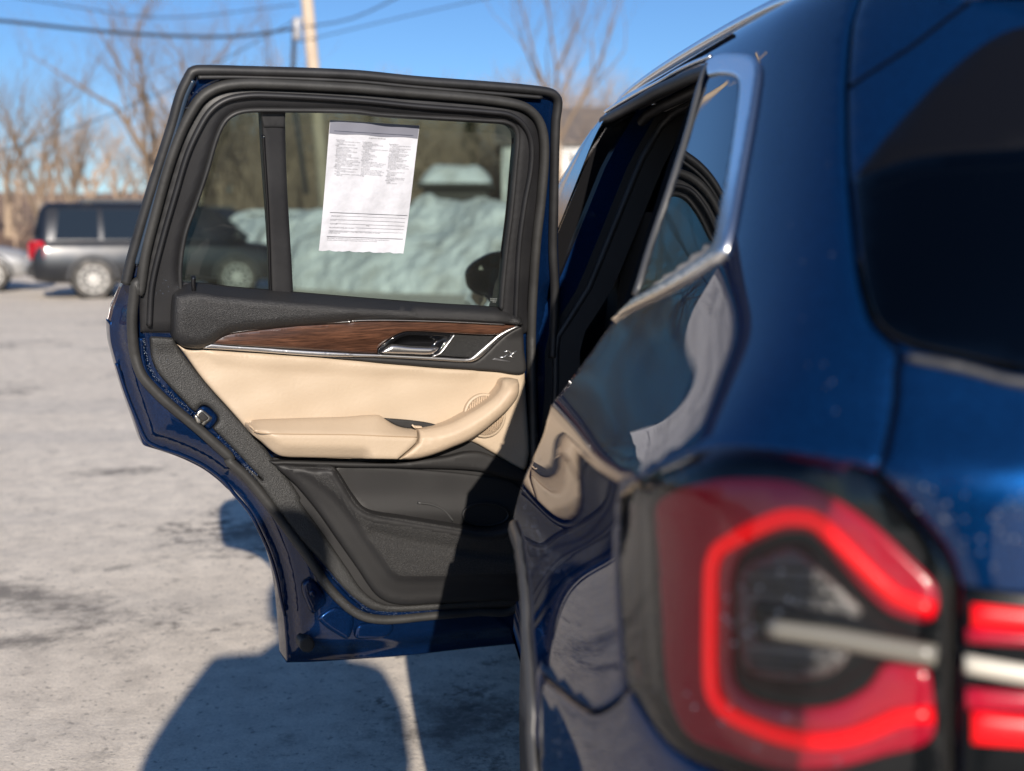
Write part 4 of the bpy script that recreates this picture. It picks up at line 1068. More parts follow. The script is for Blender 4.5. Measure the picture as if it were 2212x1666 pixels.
# B-pillar: painted jamb, seal, black cover
def sidew(z): return np.interp(z, [.3, .6, .9, 1.02, 1.06, 1.144, 1.28, 1.44, 1.57], [.93, .945, .925, .925, .898, .845, .79, .725, .65])
def pillar(y0, y1, d0, d1, nm, mt_, z0=.36, z1=1.57):
    V = []; Fc = []; zs = np.linspace(z0, z1, 26)
    for z in zs:
        w_ = sidew(z); V += [(-(w_ - d0), y0, z), (-(w_ - d1), y0, z), (-(w_ - d1), y1, z), (-(w_ - d0), y1, z)]
    for k in range(len(zs) - 1):
        for j in range(4): Fc.append((k * 4 + j, k * 4 + (j + 1) % 4, k * 4 + 4 + (j + 1) % 4, k * 4 + 4 + j))
    Fc += [(3, 2, 1, 0), tuple(range(4 * len(zs) - 4, 4 * len(zs)))]
    return mk(nm, V, Fc, mt_, CAR, False)
pillar(2.035, 2.09, .006, .052, 'pillar_edge', GLOSSB)
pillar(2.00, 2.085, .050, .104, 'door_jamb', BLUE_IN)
pillar(1.995, 2.085, .102, .125, 'inner_jamb', DARK)
pillar(1.985, 2.10, .122, .185, 'pillar_trim', SOFT)
def seal_line(y, d, r, nm):
    P = [Vector((-(sidew(z) - d), y, z)) for z in np.linspace(.42, 1.52, 30)] 
    P += [Vector((-(sidew(1.52) - d - .02), y - .04, 1.545)), Vector((-(sidew(1.52) - d - .03), y - .12, 1.553))] + [Vector((-(sidew(1.52) - d - .03), yy, 1.553)) for yy in np.linspace(1.8, 1.3, 6)]
    Vv, Ff = sweep(P, [Vector((-.8, -.6, .1))] * len(P), r, r, 8); mk(nm, Vv, Ff, RUBBER, CAR)
seal_line(2.02, .075, .012, 'opening_seal'); seal_line(1.99, .128, .009, 'opening_seal')
# roof side inner face over the opening, sill
V = []; Fc = []
for Y in np.linspace(1.08, 2.06, 14): V += [(-.655, Y, 1.572), (-.60, Y, 1.556), (-.57, Y, 1.575), (-.57, Y, 1.592)]
for k in range(13):
    for j in range(3): Fc.append((k * 4 + j, k * 4 + j + 1, k * 4 + 5 + j, k * 4 + 4 + j))
mk('roof_side_jamb', V, Fc, DARK, CAR, False)
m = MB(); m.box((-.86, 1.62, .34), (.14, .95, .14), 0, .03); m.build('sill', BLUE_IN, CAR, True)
m = MB(); m.box((-.80, 2.03, .62), (.07, .05, .09), 0, .008); m.build('door_hinge', STEEL, CAR); m = MB(); m.box((-.80, 2.03, .98), (.07, .05, .09), 0, .008); m.build('door_hinge', STEEL, CAR)
# C-pillar inner jamb along the rear edge of the opening
pts = [(1.135, .80), (1.09, .95), (1.06, 1.02), (1.06, 1.10), (1.085, 1.16), (1.12, 1.25), (1.17, 1.36), (1.23, 1.47), (1.29, 1.55)]
V = []; Fc = []
for Y, z in pts: w_ = sidew(z); V += [(-(w_ - .02), Y - .01, z), (-(w_ - .06), Y + .0, z), (-(w_ - .14), Y - .03, z), (-(w_ - .2), Y - .12, z)]
for k in range(len(pts) - 1):
    for j in range(3): Fc.append((k * 4 + j, k * 4 + j + 1, k * 4 + 5 + j, k * 4 + 4 + j))
mk('rear_jamb', V, Fc, DARK, CAR, False)
# ---- door mirror on the front left door
mp = at_depth(1078, 590, 3.75)
def mirror():
    V = []; Fc = []; n = 28; out = []
    sh = [(-.115, -.005), (-.105, -.05), (-.07, -.075), (0, -.082), (.09, -.078), (.12, -.06), (.125, 0), (.115, .06), (.06, .075), (-.02, .07), (-.075, .045), (-.105, .02)]
    ol = curve(sh, .012, True)
    for s, y in ((.86, .0), (.97, -.004), (1.0, .01), (1.0, .05), (.92, .10), (.70, .14), (.3, .16)):
        for p in ol: out.append((mp.x + p[0] * s, mp.y + y, mp.z + p[1] * s))
    k = len(ol)
    for i in range(6):
        for j in range(k): Fc.append((i * k + j, i * k + (j + 1) % k, (i + 1) * k + (j + 1) % k, (i + 1) * k + j))
    Fc.append(tuple(6 * k + j for j in range(k)))
    h = mk('door_mirror', out, Fc, GLOSSB, CAR)
    gl_ = [(mp.x + p[0] * .87, mp.y + .004, mp.z + p[1] * .87) for p in ol]
    mk('mirror_glass', gl_, [tuple(range(k))], mat('mirror_glass', (.05, .06, .065), rough=.02, metal=.9), h, False)
    c = (mp.x - .062, mp.y + .0015, mp.z + .018); s = .009
    mk('warning_triangle', [(c[0] - s, c[1], c[2] - s * .8), (c[0] + s, c[1], c[2] - s * .8), (c[0], c[1], c[2] + s)], [(0, 1, 2)], mat('warning_mark', (.22, .21, .18), .5), h, False)
    m = MB(); m.box((mp.x + .16, mp.y + .07, mp.z - .06), (.16, .05, .03), -.1, .01); m.build('mirror_arm', GLOSSB, h, True)
mirror()

# ---- water beads on tail and flank (too many to count)
rg = random.Random(9); beads = MB()
def wet(poly, n, r0, r1, off=.0005):
    poly = np.array(poly); lo, hi = poly.min(0), poly.max(0); k = 0
    while k < n:
        q = np.array([[rg.uniform(lo[0], hi[0]), rg.uniform(lo[1], hi[1])]])
        if not inpoly(q, poly)[0]: continue
        k += 1; p = pick(*q[0])
        if not p: continue
        c = S([p[0]], [p[1]])[0]; nn = SN(np.array([p[0]]), np.array([p[1]]))[0]; n_ = Vector(nn); c = Vector(c) + n_ * off
        a = n_.orthogonal().normalized(); b = n_.cross(a); r = rg.uniform(r0, r1); m_ = 8; k0 = len(beads.v)
        for (rr, hh) in ((1, 0), (.82, .36), (.4, .56)):
            for j in range(m_): t = 6.283 * j / m_; beads.v.append(tuple(c + (a * math.cos(t) + b * math.sin(t)) * r * rr + n_ * (r * hh)))
        for i in range(2):
            for j in range(m_): beads.f.append((k0 + i * m_ + j, k0 + i * m_ + (j + 1) % m_, k0 + (i + 1) * m_ + (j + 1) % m_, k0 + (i + 1) * m_ + j))
        beads.f.append(tuple(k0 + 2 * m_ + j for j in range(m_)))
WETM = mat('water_bead', (.10, .12, .16), rough=.05, spec=1.0, coat=1.0)
wet([(1920, 1040), (2212, 1060), (2212, 1250), (2080, 1250), (2060, 1190)], 26, .0010, .0017)
wet([(1560, 1230), (1700, 1230), (1800, 1300), (1620, 1400), (1560, 1380)], 16, .0010, .0016, .0025)
wet([(1480, 1480), (1900, 1600), (1880, 1660), (1500, 1600)], 8, .0010, .0016, .0025)
wet([(1130, 1050), (1180, 1180), (1240, 1220), (1150, 1260), (1128, 1160)], 150, .0005, .0011)
wet([(1180, 1240), (1320, 1240), (1340, 1420), (1220, 1440)], 110, .0005, .0010)
wet([(1190, 1510), (1280, 1570), (1340, 1660), (1200, 1660)], 40, .0007, .0013)
wet([(1160, 930), (1260, 1000), (1290, 1110), (1230, 1150), (1165, 1050)], 60, .0005, .0010)
wet([(1700, 300), (1800, 300), (1820, 900), (1700, 950)], 10, .0006, .0012)
beads.build('water_beads', WETM, CAR, True)['kind'] = 'stuff'

# ================================================================== the open rear door
TH = rad(70)
E = Vector((-math.sin(TH), -math.cos(TH), 0)); DN = Vector((math.cos(TH), -math.sin(TH), 0))
H0 = Vector((-.80, 2.0, 0)); ZB, LEAN = 1.03, math.tan(rad(14))
def dpt(u, v, h=0.0):
    """point of the door's inner face seen at (u, v), lifted by h towards the cabin side"""
    d = ray(u, v); a = d.dot(DN); c = (CAM - H0).dot(DN)
    t = (h - c) / a
    if CAM.z + t * d.z > ZB:
        t = (h - c + LEAN * (CAM.z - ZB)) / (a - LEAN * d.z)
    return CAM + d * t
DNU = (DN - Vector((0, 0, 1)) * LEAN * 0.97).normalized()

def dpatch(name, outer, material, parent, h=0.0, base=None, bev=6.0, round_=None, step=11.0, holes=(), sharp=(), hfun=None, back=False, smooth_loop=True, bstep=5.0, insets=None):
    """panel of the door traced as outline; height h above the inner face with a rolled edge of width bev, skirt down to base"""
    lp = outer if isinstance(outer, np.ndarray) else curve(outer, bstep, True, sharp)
    hl = [q if isinstance(q, np.ndarray) else curve(q, bstep, True) for q in holes]
    ins = insets if insets is not None else ((bev * .12, bev * .4, bev) if bev else ())
    V, T, d = tri_region(lp, hl, step, ins)
    r = round_ if round_ is not None else 0.004
    hh = np.full(len(V), float(h))
    if hfun is not None: hh = hh + hfun(V, d)
    if bev: hh = hh - r * (1 - roundh(d, bev))
    P = [dpt(V[i, 0], V[i, 1], hh[i]) for i in range(len(V))]
    verts = list(P); faces = [tuple(reversed(t)) for t in T]
    if base is not None:
        be = boundary_edges(T); ids = {}
        bf = base if callable(base) else (lambda u, v: base)
        for a, b in be:
            for q in (a, b):
                if q not in ids:
                    ids[q] = len(verts); verts.append(P[q] - DN * (hh[q] - bf(V[q, 0], V[q, 1])))
        faces += [(a, b, ids[b], ids[a]) for a, b in be]
        if back:
            k = len(verts); verts += [P[i] - DN * (hh[i] - bf(V[i, 0], V[i, 1])) for i in range(len(V))]
            faces += [tuple(i + k for i in t) for t in T]
    a, b, c = (verts[i] for i in faces[len(T) // 2])
    if (b - a).cross(c - a).dot(DN) < 0: faces = [tuple(reversed(f)) for f in faces]
    return mk(name, verts, faces, material, parent)

def dline(name, pts, wd, ht, material, parent, h=0.0, closed=False, sharp=(), step=7.0, n=10, raw=False):
    P2 = pts if isinstance(pts, np.ndarray) else curve(pts, step, closed, sharp)
    hs = h if hasattr(h, '__len__') else [h] * len(P2)
    P = [dpt(p[0], p[1], q) for p, q in zip(P2, hs)]
    N = [DNU if p.z > ZB else DN for p in P]
    Vv, Ff = sweep(P, N, wd, ht, n, closed)
    if raw: return Vv, Ff
    return mk(name, Vv, Ff, material, parent)

# outline of the whole door
SIL = (Z(1, [(520, 92), (800, 95), (1200, 108)]) + Z(2, [(0, 115), (500, 150), (1000, 190), (1200, 213), (1268, 236), (1294, 275), (1290, 500), (1285, 800), (1282, 1100), (1292, 1300), (1300, 1420)])
       + [(1206, 760), (1204, 1000), (1200, 1386)] + list(reversed(Z(5, [(412, 1430), (600, 1425), (900, 1405), (1130, 1390), (1340, 1370), (1600, 1340), (1850, 1315), (2020, 1300)]))))
n_br = len(SIL) - 1
SIL += list(reversed(Z(5, [(0, 210), (100, 310), (180, 420), (250, 550), (310, 690), (350, 830), (375, 970), (390, 1120), (405, 1290)])))
SIL += list(reversed(Z(3, [(65, 330), (75, 480), (110, 620), (160, 800), (210, 950), (260, 1090), (315, 1245), (330, 1254), (450, 1290), (600, 1345), (750, 1420), (860, 1500), (950, 1580)])))
SIL += list(reversed(Z(1, [(490, 108), (478, 140), (445, 220), (400, 380), (320, 620), (240, 880), (170, 1120), (147, 1210), (134, 1272), (110, 1320), (75, 1420), (52, 1510)])))
sil = curve(SIL, 6, True, {16, n_br})
WIN = (Z(1, [(455, 1280), (450, 1200), (480, 1020), (540, 850), (600, 670), (650, 500), (690, 410), (730, 370), (790, 350), (890, 345), (1388, 352)]) + Z(2, [(300, 370), (600, 388), (900, 405), (980, 412), (1025, 435), (1040, 470), (1030, 620), (1005, 900), (980, 1100), (960, 1300), (950, 1440), (600, 1415), (300, 1392)])
       + Z(1, [(1388, 1380), (1070, 1360), (950, 1342), (700, 1320), (560, 1300)]))
win = curve(WIN, 6, True, {0, 21})
WINB = []                                     # opening in the shell: a little larger than the visible one
cw = win.mean(0)
t_ = np.roll(win, -1, 0) - np.roll(win, 1, 0); n_ = np.stack([-t_[:, 1], t_[:, 0]], 1); n_ /= np.linalg.norm(n_, axis=1)[:, None] + 1e-9
sg = 1 if ((win + n_ * 8 - cw) ** 2).sum() > ((win - cw) ** 2).sum() else -1
winb = win + n_ * (6 * sg)
def shell_h(V, d):
    up = sstep(-V[:, 1], -660, -600)           # 1 in the window frame, 0 in the lower door
    lowp = -.050 * (1 - sstep(d, 10, 46)) - .012 * (1 - sstep(d, 44, 80))
    return lowp * (1 - up) + up * (-.012 * (1 - sstep(d, 4, 12)))
def shell_base(u, v):
    k = float(np.clip((v - 600) / 60, 0, 1)); return -.045 * (1 - k) - .135 * k
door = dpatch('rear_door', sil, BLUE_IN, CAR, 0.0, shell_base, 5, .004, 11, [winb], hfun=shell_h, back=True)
tag(door, 'open left rear door with beige and wood inner trim')

# rubber edge seal along the top and rear of the window frame
TOPE = Z(1, [(140, 1290), (165, 1180), (235, 930), (315, 670), (395, 420), (445, 245), (490, 150), (505, 122), (540, 112), (800, 116), (1388, 136)]) + Z(2, [(500, 170), (1000, 207), (1200, 228), (1258, 246), (1280, 285), (1268, 400), (1258, 800), (1252, 1100), (1262, 1300), (1262, 1420), (1258, 1520), (1250, 1700)])
dline('edge_seal', TOPE, .010, .013, RUBBER, door, .006, sharp={7})
dline('frame_edge_strip', Z(1, [(200, 1180), (270, 930), (345, 670), (420, 430), (470, 260), (512, 165)]), .006, .008, mat('edge_trim_blue', (.02, .035, .06), rough=.2, coat=.6), door, .010)
dline('edge_seal', Z(1, [(540, 150), (800, 150), (1388, 172)]) + Z(2, [(500, 205), (900, 238), (1190, 262)]), .0045, .006, RUBBER, door, .010)
MAIN = (Z(1, [(215, 1340), (250, 1120), (305, 900), (368, 670), (430, 490), (495, 355), (560, 262), (640, 212), (740, 190), (880, 186), (1388, 210)]) + Z(2, [(400, 232), (800, 265), (1000, 290), (1100, 318), (1165, 375), (1198, 460), (1205, 600), (1185, 850), (1162, 1050), (1148, 1250), (1138, 1420), (1133, 1600)])
        + [(1148, 800), (1152, 1000), (1150, 1200)] + list(reversed(Z(5, [(20, 60), (130, 160), (250, 300), (350, 435), (450, 570), (540, 690), (600, 780), (680, 900), (780, 1010), (870, 1085), (960, 1125), (1100, 1138), (1380, 1112), (1700, 1085), (1950, 1062)])))
        + list(reversed(Z(3, [(262, 40), (248, 150), (234, 300), (238, 450), (258, 600), (302, 725), (382, 825), (480, 922), (600, 1025), (720, 1125), (840, 1232), (960, 1342)]))))
dline('weatherstrip', MAIN, .0105, .014, mat('weatherstrip_grey', (.030, .0295, .0285), rough=.6, bump=(90, .3, .002), vary=(16, (.019, .0185, .018), .4, .7)), door, .012, True)
IN2 = Z(1, [(270, 1520), (285, 1300), (340, 1060), (420, 780), (480, 580), (540, 445), (605, 340), (685, 280), (785, 255), (900, 250), (1388, 275)]) + Z(2, [(500, 310), (900, 342), (1010, 358), (1085, 408), (1130, 500), (1130, 650), (1095, 850), (1065, 1080), (1048, 1400), (1045, 1490)])
dline('frame_ridge', IN2, .006, .010, FRAME, door, .018)
IN3 = Z(1, [(442, 1330), (440, 1200), (468, 1015), (530, 840), (590, 660), (640, 490), (682, 400), (728, 358), (790, 337), (890, 331), (1388, 338)]) + Z(2, [(300, 356), (600, 373), (900, 390), (985, 397), (1035, 422), (1056, 470), (1046, 620), (1020, 900), (995, 1100), (975, 1300), (965, 1430)])
dline('window_lip', IN3, .005, .009, RUBBER, door, .011)
# frame cover between seal and window
FR_O = Z(1, [(222, 1560), (222, 1350), (270, 1110), (330, 890), (395, 660), (458, 480), (520, 360), (585, 275), (660, 232), (750, 212), (880, 205), (1388, 230)]) + Z(2, [(400, 250), (800, 284), (1000, 308), (1085, 336), (1140, 385), (1172, 465), (1178, 600), (1160, 850), (1138, 1050), (1122, 1250), (1112, 1420), (1108, 1560), (960, 1560)]) + Z(1, [(900, 1480), (400, 1560)])
def fr_h(V, d):
    return .006 * sstep(d, 4, 14) - .004 * sstep(dist_to(V, win), 18, 4)
dpatch('frame_cover', FR_O, FRAME, door, .010, -.002, 5, .005, 10, [win], {0, len(FR_O) - 3, len(FR_O) - 1, len(FR_O) - 2}, fr_h)
# glass panes and divider post
gm = glass_mat('green_tinted_glass', (.29, .375, .335), 0, 1.5, .03)
DIV = Z(1, [(888, 340), (1020, 340), (1030, 700), (1050, 1050), (1068, 1372), (945, 1362), (930, 1000), (902, 600)])
big = curve(Z(1, [(1000, 338), (1388, 345)]) + Z(2, [(300, 362), (600, 380), (900, 396), (990, 402), (1040, 430), (1054, 470), (1042, 620), (1016, 900), (990, 1100), (972, 1300), (962, 1450), (600, 1425), (300, 1402)]) + Z(1, [(1388, 1390), (1045, 1368), (1030, 1050), (1010, 700)]), 10, True, {0, 12, 16})
dpatch('main_window', big, gm, door, -.022, None, 0, 0, 30)
sm = curve(Z(1, [(445, 1290), (440, 1200), (470, 1015), (530, 840), (590, 660), (640, 490), (682, 400), (728, 358), (790, 338), (895, 335), (905, 600), (940, 1000), (955, 1356), (700, 1332)]), 10, True, {0, 9, 12})
dpatch('small_window', sm, gm, door, -.022, None, 0, 0, 30)
dpatch('divider_post', DIV, FRAME, door, .000, -.030, 8, .006, 11, (), {0, 1, 4, 5})
dpatch('divider_cap', Z(1, [(884, 338), (1024, 338), (1020, 430), (960, 428), (904, 430)]), RUBBER, door, .003, -.02, 4, .003, 11, (), set(range(5)))
dline('glass_channel', Z(1, [(900, 470), (925, 900), (940, 1360)]), .0035, .006, GLOSSB, door, -.002)
# ---- inner trim
# black upper shelf
SH = (Z(1, [(395, 1545), (395, 1450), (404, 1355), (424, 1326), (452, 1290), (560, 1286), (700, 1303), (950, 1325), (1388, 1362)]) + Z(2, [(300, 1375), (600, 1398), (950, 1420), (1030, 1440), (1074, 1476), (1090, 1524), (980, 1518), (700, 1503), (400, 1497), (200, 1500)])
      + Z(1, [(1388, 1512), (1100, 1532), (900, 1552), (740, 1572), (690, 1588), (650, 1612), (600, 1640), (540, 1651), (460, 1641), (418, 1610), (400, 1578)]))
shl = curve(SH, 5, True, {14})
topl = curve(Z(1, [(452, 1290), (560, 1286), (700, 1303), (950, 1325), (1388, 1362)]) + Z(2, [(300, 1375), (600, 1398), (950, 1420), (1030, 1440)]), 10)
def sh_h(V, d):
    dt = dist_to(V, topl, False)
    return -.040 * (1 - sstep(dt, 2, 34)) + .004 * sstep(dt, 30, 70)
dpatch('upper_shelf', shl, GRAIN, door, .060, .0, 22, .030, 9, (), (), sh_h)
# lock pin
m = MB(); p = dpt(*Z(1, [(517, 1330)])[0], .036)
m.lathe(p + Vector((0, 0, -.012)), (0, 0, 1), [(.0045, 0), (.0045, .030), (.0052, .034), (.0045, .040), (.002, .042)], 14); m.build('lock_pin', GLOSSB, door, True)
m = MB(); m.lathe(p + Vector((0, 0, -.016)), (DN.x * .5, DN.y * .5, 1), [(.012, 0), (.011, .004), (.007, .005)], 20); m.build('lock_bezel', RUBBER, door, True)

# grey-black rear strip with the latch cut-out
STR = Z(3, [(366, 462), (380, 448), (548, 458), (560, 500), (600, 560), (680, 665), (770, 775), (860, 880), (960, 990), (1050, 1090), (1120, 1160), (1200, 1250), (1290, 1370), (1390, 1500), (1480, 1640)]) + Z(5, [(500, 330), (600, 470), (720, 640), (830, 800), (920, 930), (1010, 1005), (1120, 1040), (1390, 1030), (1900, 985), (2050, 975), (2060, 1040), (1390, 1078), (1150, 1088), (1000, 1074), (900, 1018), (800, 930), (700, 812), (600, 700), (490, 585), (370, 425), (250, 255), (130, 92)]) + Z(3, [(1200, 1510), (1100, 1405), (1000, 1298), (900, 1195), (835, 1130), (838, 1112), (870, 1068), (862, 1030), (800, 966), (762, 952), (735, 962), (700, 1000), (600, 908), (500, 802), (425, 712), (378, 600)])
dpatch('rear_trim_strip', STR, mat('fine_grain_trim', (.020, .020, .020), rough=.5, bump=(450, .9, .002, 2), vary=(300, (.036, .036, .035), .45, .65)), door, .020, -.01, 9, .010, 9, (), {0, 2})
# base of the lower trim
LOWP = Z(5, [(250, 40), (1160, 40)]) + Z(4, [(1180, 1150), (1640, 1380), (1660, 1500)]) + [(1140, 1100), (1142, 1300)] + Z(5, [(2050, 1010), (1390, 1050), (1120, 1060), (1000, 1020), (900, 945), (820, 820), (710, 660), (590, 490), (490, 350), (400, 220)])
dpatch('lower_panel', LOWP, SOFT, door, .012, -.01, 6, .006, 12, (), {0, 1, 3, 7})
# map pocket: raised outer wall
PK = Z(5, [(345, 92), (560, 92), (735, 100), (775, 150), (850, 270), (930, 370), (1010, 412), (1200, 442), (1560, 500), (1750, 530), (1900, 505), (1960, 440), (2010, 330), (2040, 300), (2048, 700), (2050, 1000), (1850, 1008), (1400, 1030), (1220, 1040), (1100, 1020), (1010, 960), (900, 800), (760, 600), (620, 400), (480, 230)])
wt = curve(Z(5, [(735, 100), (775, 150), (850, 270), (930, 370), (1010, 412), (1200, 442), (1560, 500), (1750, 530), (1900, 505)]), 10)
FELTB = curve(Z(5, [(350, 94), (735, 100), (800, 190), (930, 375), (1200, 445), (1560, 505), (1750, 535), (2030, 500), (2045, 880), (1600, 895), (1450, 890), (1180, 892), (1100, 850), (1000, 720), (900, 580), (800, 430), (700, 315), (560, 205), (450, 140)]), 8, True, {0})
groove = curve(Z(5, [(1000, 545), (1150, 590), (1400, 635), (1800, 690), (2030, 700)]), 10)
def pk_h(V, d):
    x = V[:, 0]; inside = inpoly(V, FELTB); e = dist_to(V, FELTB)
    h = np.where(inside, .004 + .012 * sstep(e, 0, 20), .004 * (1 - sstep(e, 0, 25)))
    h = h - .010 * np.exp(-(dist_to(V, groove, False) / 9.0) ** 2) * inside + .010 * sstep(-V[:, 1], -1330, -1150)
    return h + .016 * sstep(-dist_to(V, wt, False), -40, -4)
dpatch('map_pocket', PK, SOFT, door, .038, .004, 12, .016, 8, (), {2}, pk_h)
e_in = FELTB.mean(0) + (FELTB - FELTB.mean(0)) * .985
def felt_h(V, d):
    h = .004 + .012 * sstep(d, 0, 20)
    h = h - .010 * np.exp(-(dist_to(V, groove, False) / 9.0) ** 2) + .010 * sstep(-V[:, 1], -1330, -1150)
    return h + .016 * sstep(-dist_to(V, wt, False), -40, -4) + .0012
felt = curve(Z(5, [(400, 100), (728, 106), (765, 160), (838, 282), (920, 382), (1005, 426), (1200, 456), (1560, 516), (1740, 546), (2025, 515), (2036, 876), (1600, 889), (1450, 884), (1186, 886), (1106, 846), (1006, 716), (906, 576), (806, 428), (706, 312), (566, 202), (480, 145)]), 7, True, {0, 1, 9, 10})
dpatch('pocket_lining', felt, FELT, door, .038, .030, 4, .003, 8, (), (), felt_h)
# pocket inside: bottle cup and ridge
cup = [(Z(5, [(1760, 425)])[0][0] + math.cos(a) * 49, Z(5, [(1760, 425)])[0][1] + math.sin(a) * 24) for a in np.linspace(0, 2 * math.pi, 30)[:-1]]
dline('cup_rim', cup, .003, .004, SOFT, door, .030, True)
dpatch('cup_dark_patch', np.array(cup), DARK, door, .0305, .012, 3, .002, 8)  # flat black patch stands in for the shaded inside of the cup
dline('pocket_ridge', Z(5, [(1300, 345), (1400, 360), (1480, 400), (1540, 470)]), .0025, .004, mat('ridge_highlight_grey', (.05, .05, .05), .4), door, .026)  # lighter grey paints the highlight along the ridge
def pi_h(V, d): return .010 * np.exp(-((V[:, 1] - 1108) / 26.0) ** 2)
dpatch('pocket_inner', Z(5, [(745, 112), (1000, 100), (1900, 190), (2040, 300), (2000, 420), (1900, 520), (1750, 560), (1560, 530), (1200, 470), (1010, 440), (900, 360)]), SOFT, door, .018, .005, 8, .004, 10, (), (), pi_h)
# dark strip under the armrest
dpatch('under_armrest', Z(5, [(290, 62), (420, 58), (700, 66), (1160, 74), (1340, 50), (1500, 30), (1640, 0), (1760, 10), (2035, 140), (2020, 200), (1700, 130), (1200, 112), (820, 108), (560, 98), (400, 96), (330, 92)]), SOFT, door, .034, .005, 8, .010, 9, (), {0})

# ---- beige upholstery
BG = Z(3, [(572, 508), (640, 538), (750, 538), (1000, 550), (1400, 578), (1851, 615)]) + Z(4, [(500, 513), (1000, 553), (1400, 578), (1645, 597), (1652, 700), (1665, 900), (1680, 1100), (1688, 1260), (1640, 1402), (1400, 1270), (1180, 1160), (1050, 1200), (750, 1290), (300, 1290)]) + Z(3, [(1851, 1320), (1400, 1310), (1290, 1280), (1210, 1220), (1130, 1170), (1085, 1135), (1010, 1048), (930, 958), (840, 860), (740, 742), (640, 602)])
fold = curve(Z(3, [(780, 560), (860, 625), (1200, 660), (1851, 700)]) + Z(4, [(400, 590), (700, 600), (1000, 620), (1200, 615), (1260, 570)]), 12)
def bg_h(V, d):
    return -.007 * sstep(V[:, 1] - np.interp(V[:, 0], fold[:, 0], fold[:, 1]), -12, 14) + .0016 * np.sin(V[:, 0] * .043 + V[:, 1] * .03) * np.sin(V[:, 1] * .05 - V[:, 0] * .017)
dpatch('door_card', BG, BEIGE, door, .034, .0, 9, .012, 9, (), {0, 9, 13, 15}, bg_h)
# armrest: top face rises to the seam, front face below
A_TOP = Z(3, [(1097, 1085), (1125, 1063), (1400, 1050), (1851, 1036)]) + Z(4, [(300, 948), (430, 945), (480, 970), (560, 1020), (640, 1048), (742, 1058)])
A_RGT = Z(4, [(752, 1075), (756, 1140), (735, 1185), (592, 1312)])
A_BOT = Z(4, [(300, 1308), (0, 1301)]) + Z(3, [(1851, 1345), (1500, 1338), (1350, 1331), (1280, 1302), (1200, 1232), (1105, 1148)])
ARM = A_TOP + A_RGT + A_BOT
SEAM = Z(3, [(1098, 1105), (1150, 1152), (1250, 1164), (1851, 1172)]) + Z(4, [(400, 1118), (752, 1130)])
seam = curve(SEAM, 8); at = curve(A_TOP, 8); ab = curve(A_BOT, 8)
def arm_h(V, d):
    ys = np.interp(V[:, 0], seam[:, 0], seam[:, 1]); dt = dist_to(V, at, False); ds = np.abs(V[:, 1] - ys); db = dist_to(V, ab, False)
    up = V[:, 1] < ys
    h = np.where(up, .052 * (dt / (dt + ds + 1e-6)) ** .8, .052 - .010 * (1 - roundh(db, 40)) - .014 * sstep(-db, -30, 0))
    return h - .0025 * np.exp(-(ds / 2.2) ** 2)
dpatch('armrest', ARM, BEIGE, door, .034, .02, 8, .006, 6, (), {10, 13}, arm_h, bstep=4)
dline('seam', np.array([p + np.array((0, -.6)) for p in seam]), .0009, .0016, mat('seam_thread', (.40, .29, .19), .8), door, [.0845] * len(seam))
# pull handle
PH_T = Z(4, [(764, 1062), (830, 1055), (940, 1036), (1050, 1000), (1150, 947), (1250, 890), (1340, 830), (1400, 778), (1442, 720), (1462, 652), (1530, 640), (1588, 650)])
PH_B = Z(4, [(1600, 700), (1592, 780), (1552, 850), (1480, 930), (1400, 1000), (1300, 1080), (1180, 1157), (1050, 1212), (900, 1270), (750, 1309), (604, 1314)])
PULL = PH_T + PH_B + Z(4, [(748, 1188), (768, 1140)])
mid = curve(Z(4, [(764, 1150), (900, 1140), (1050, 1105), (1200, 1040), (1330, 960), (1440, 870), (1520, 770), (1550, 700)]), 8); pt_ = curve(PH_T, 8); pb_ = curve(PH_B, 8)
def pull_h(V, d):
    dm = dist_to(V, mid, False); dt = dist_to(V, pt_, False); db = dist_to(V, pb_, False)
    top = dt < db
    r = np.where(top, dt / (dt + dm + 1e-6), 1.0)
    fade = sstep(-V[:, 1], -850, -815)
    return (.052 * np.where(top, .62 + .38 * r, 1.0) + .008 * sstep(V[:, 0], 900, 1000)) * (1 - .35 * fade) - np.where(top, 0, .012 * (1 - roundh(db, 34)))
dpatch('pull_handle', PULL, BEIGE2, door, .034, .02, 10, .014, 6, (), {0, 11, 22}, pull_h, bstep=4)
dpatch('handle_inner_face', Z(4, [(1405, 785), (1412, 720), (1430, 680), (1458, 650), (1460, 700), (1440, 745), (1408, 790)]), mat('beige_shade', (.50, .36, .24), .6), door, .040, .02, 3, .003, 5)
# dark scoop behind the handle with the window switch
dpatch('grip_recess', Z(4, [(482, 972), (700, 990), (850, 1010), (940, 1034), (850, 1055), (742, 1062), (640, 1050), (560, 1022)]), SOFT, door, .037, .02, 3, .003, 5, (), {0, 3})
sw = dpatch('window_switch', Z(4, [(735, 1038), (790, 1040), (802, 1054), (745, 1056)]), mat('switch_beige', (.55, .43, .31), .5), door, .052, .03, 3, .003, 4, (), set(range(4)))
dline('switch_lever', Z(4, [(712, 1026), (728, 1044), (742, 1054)]), .0018, .002, mat('switch_beige', (.55, .43, .31), .5), door, .054)
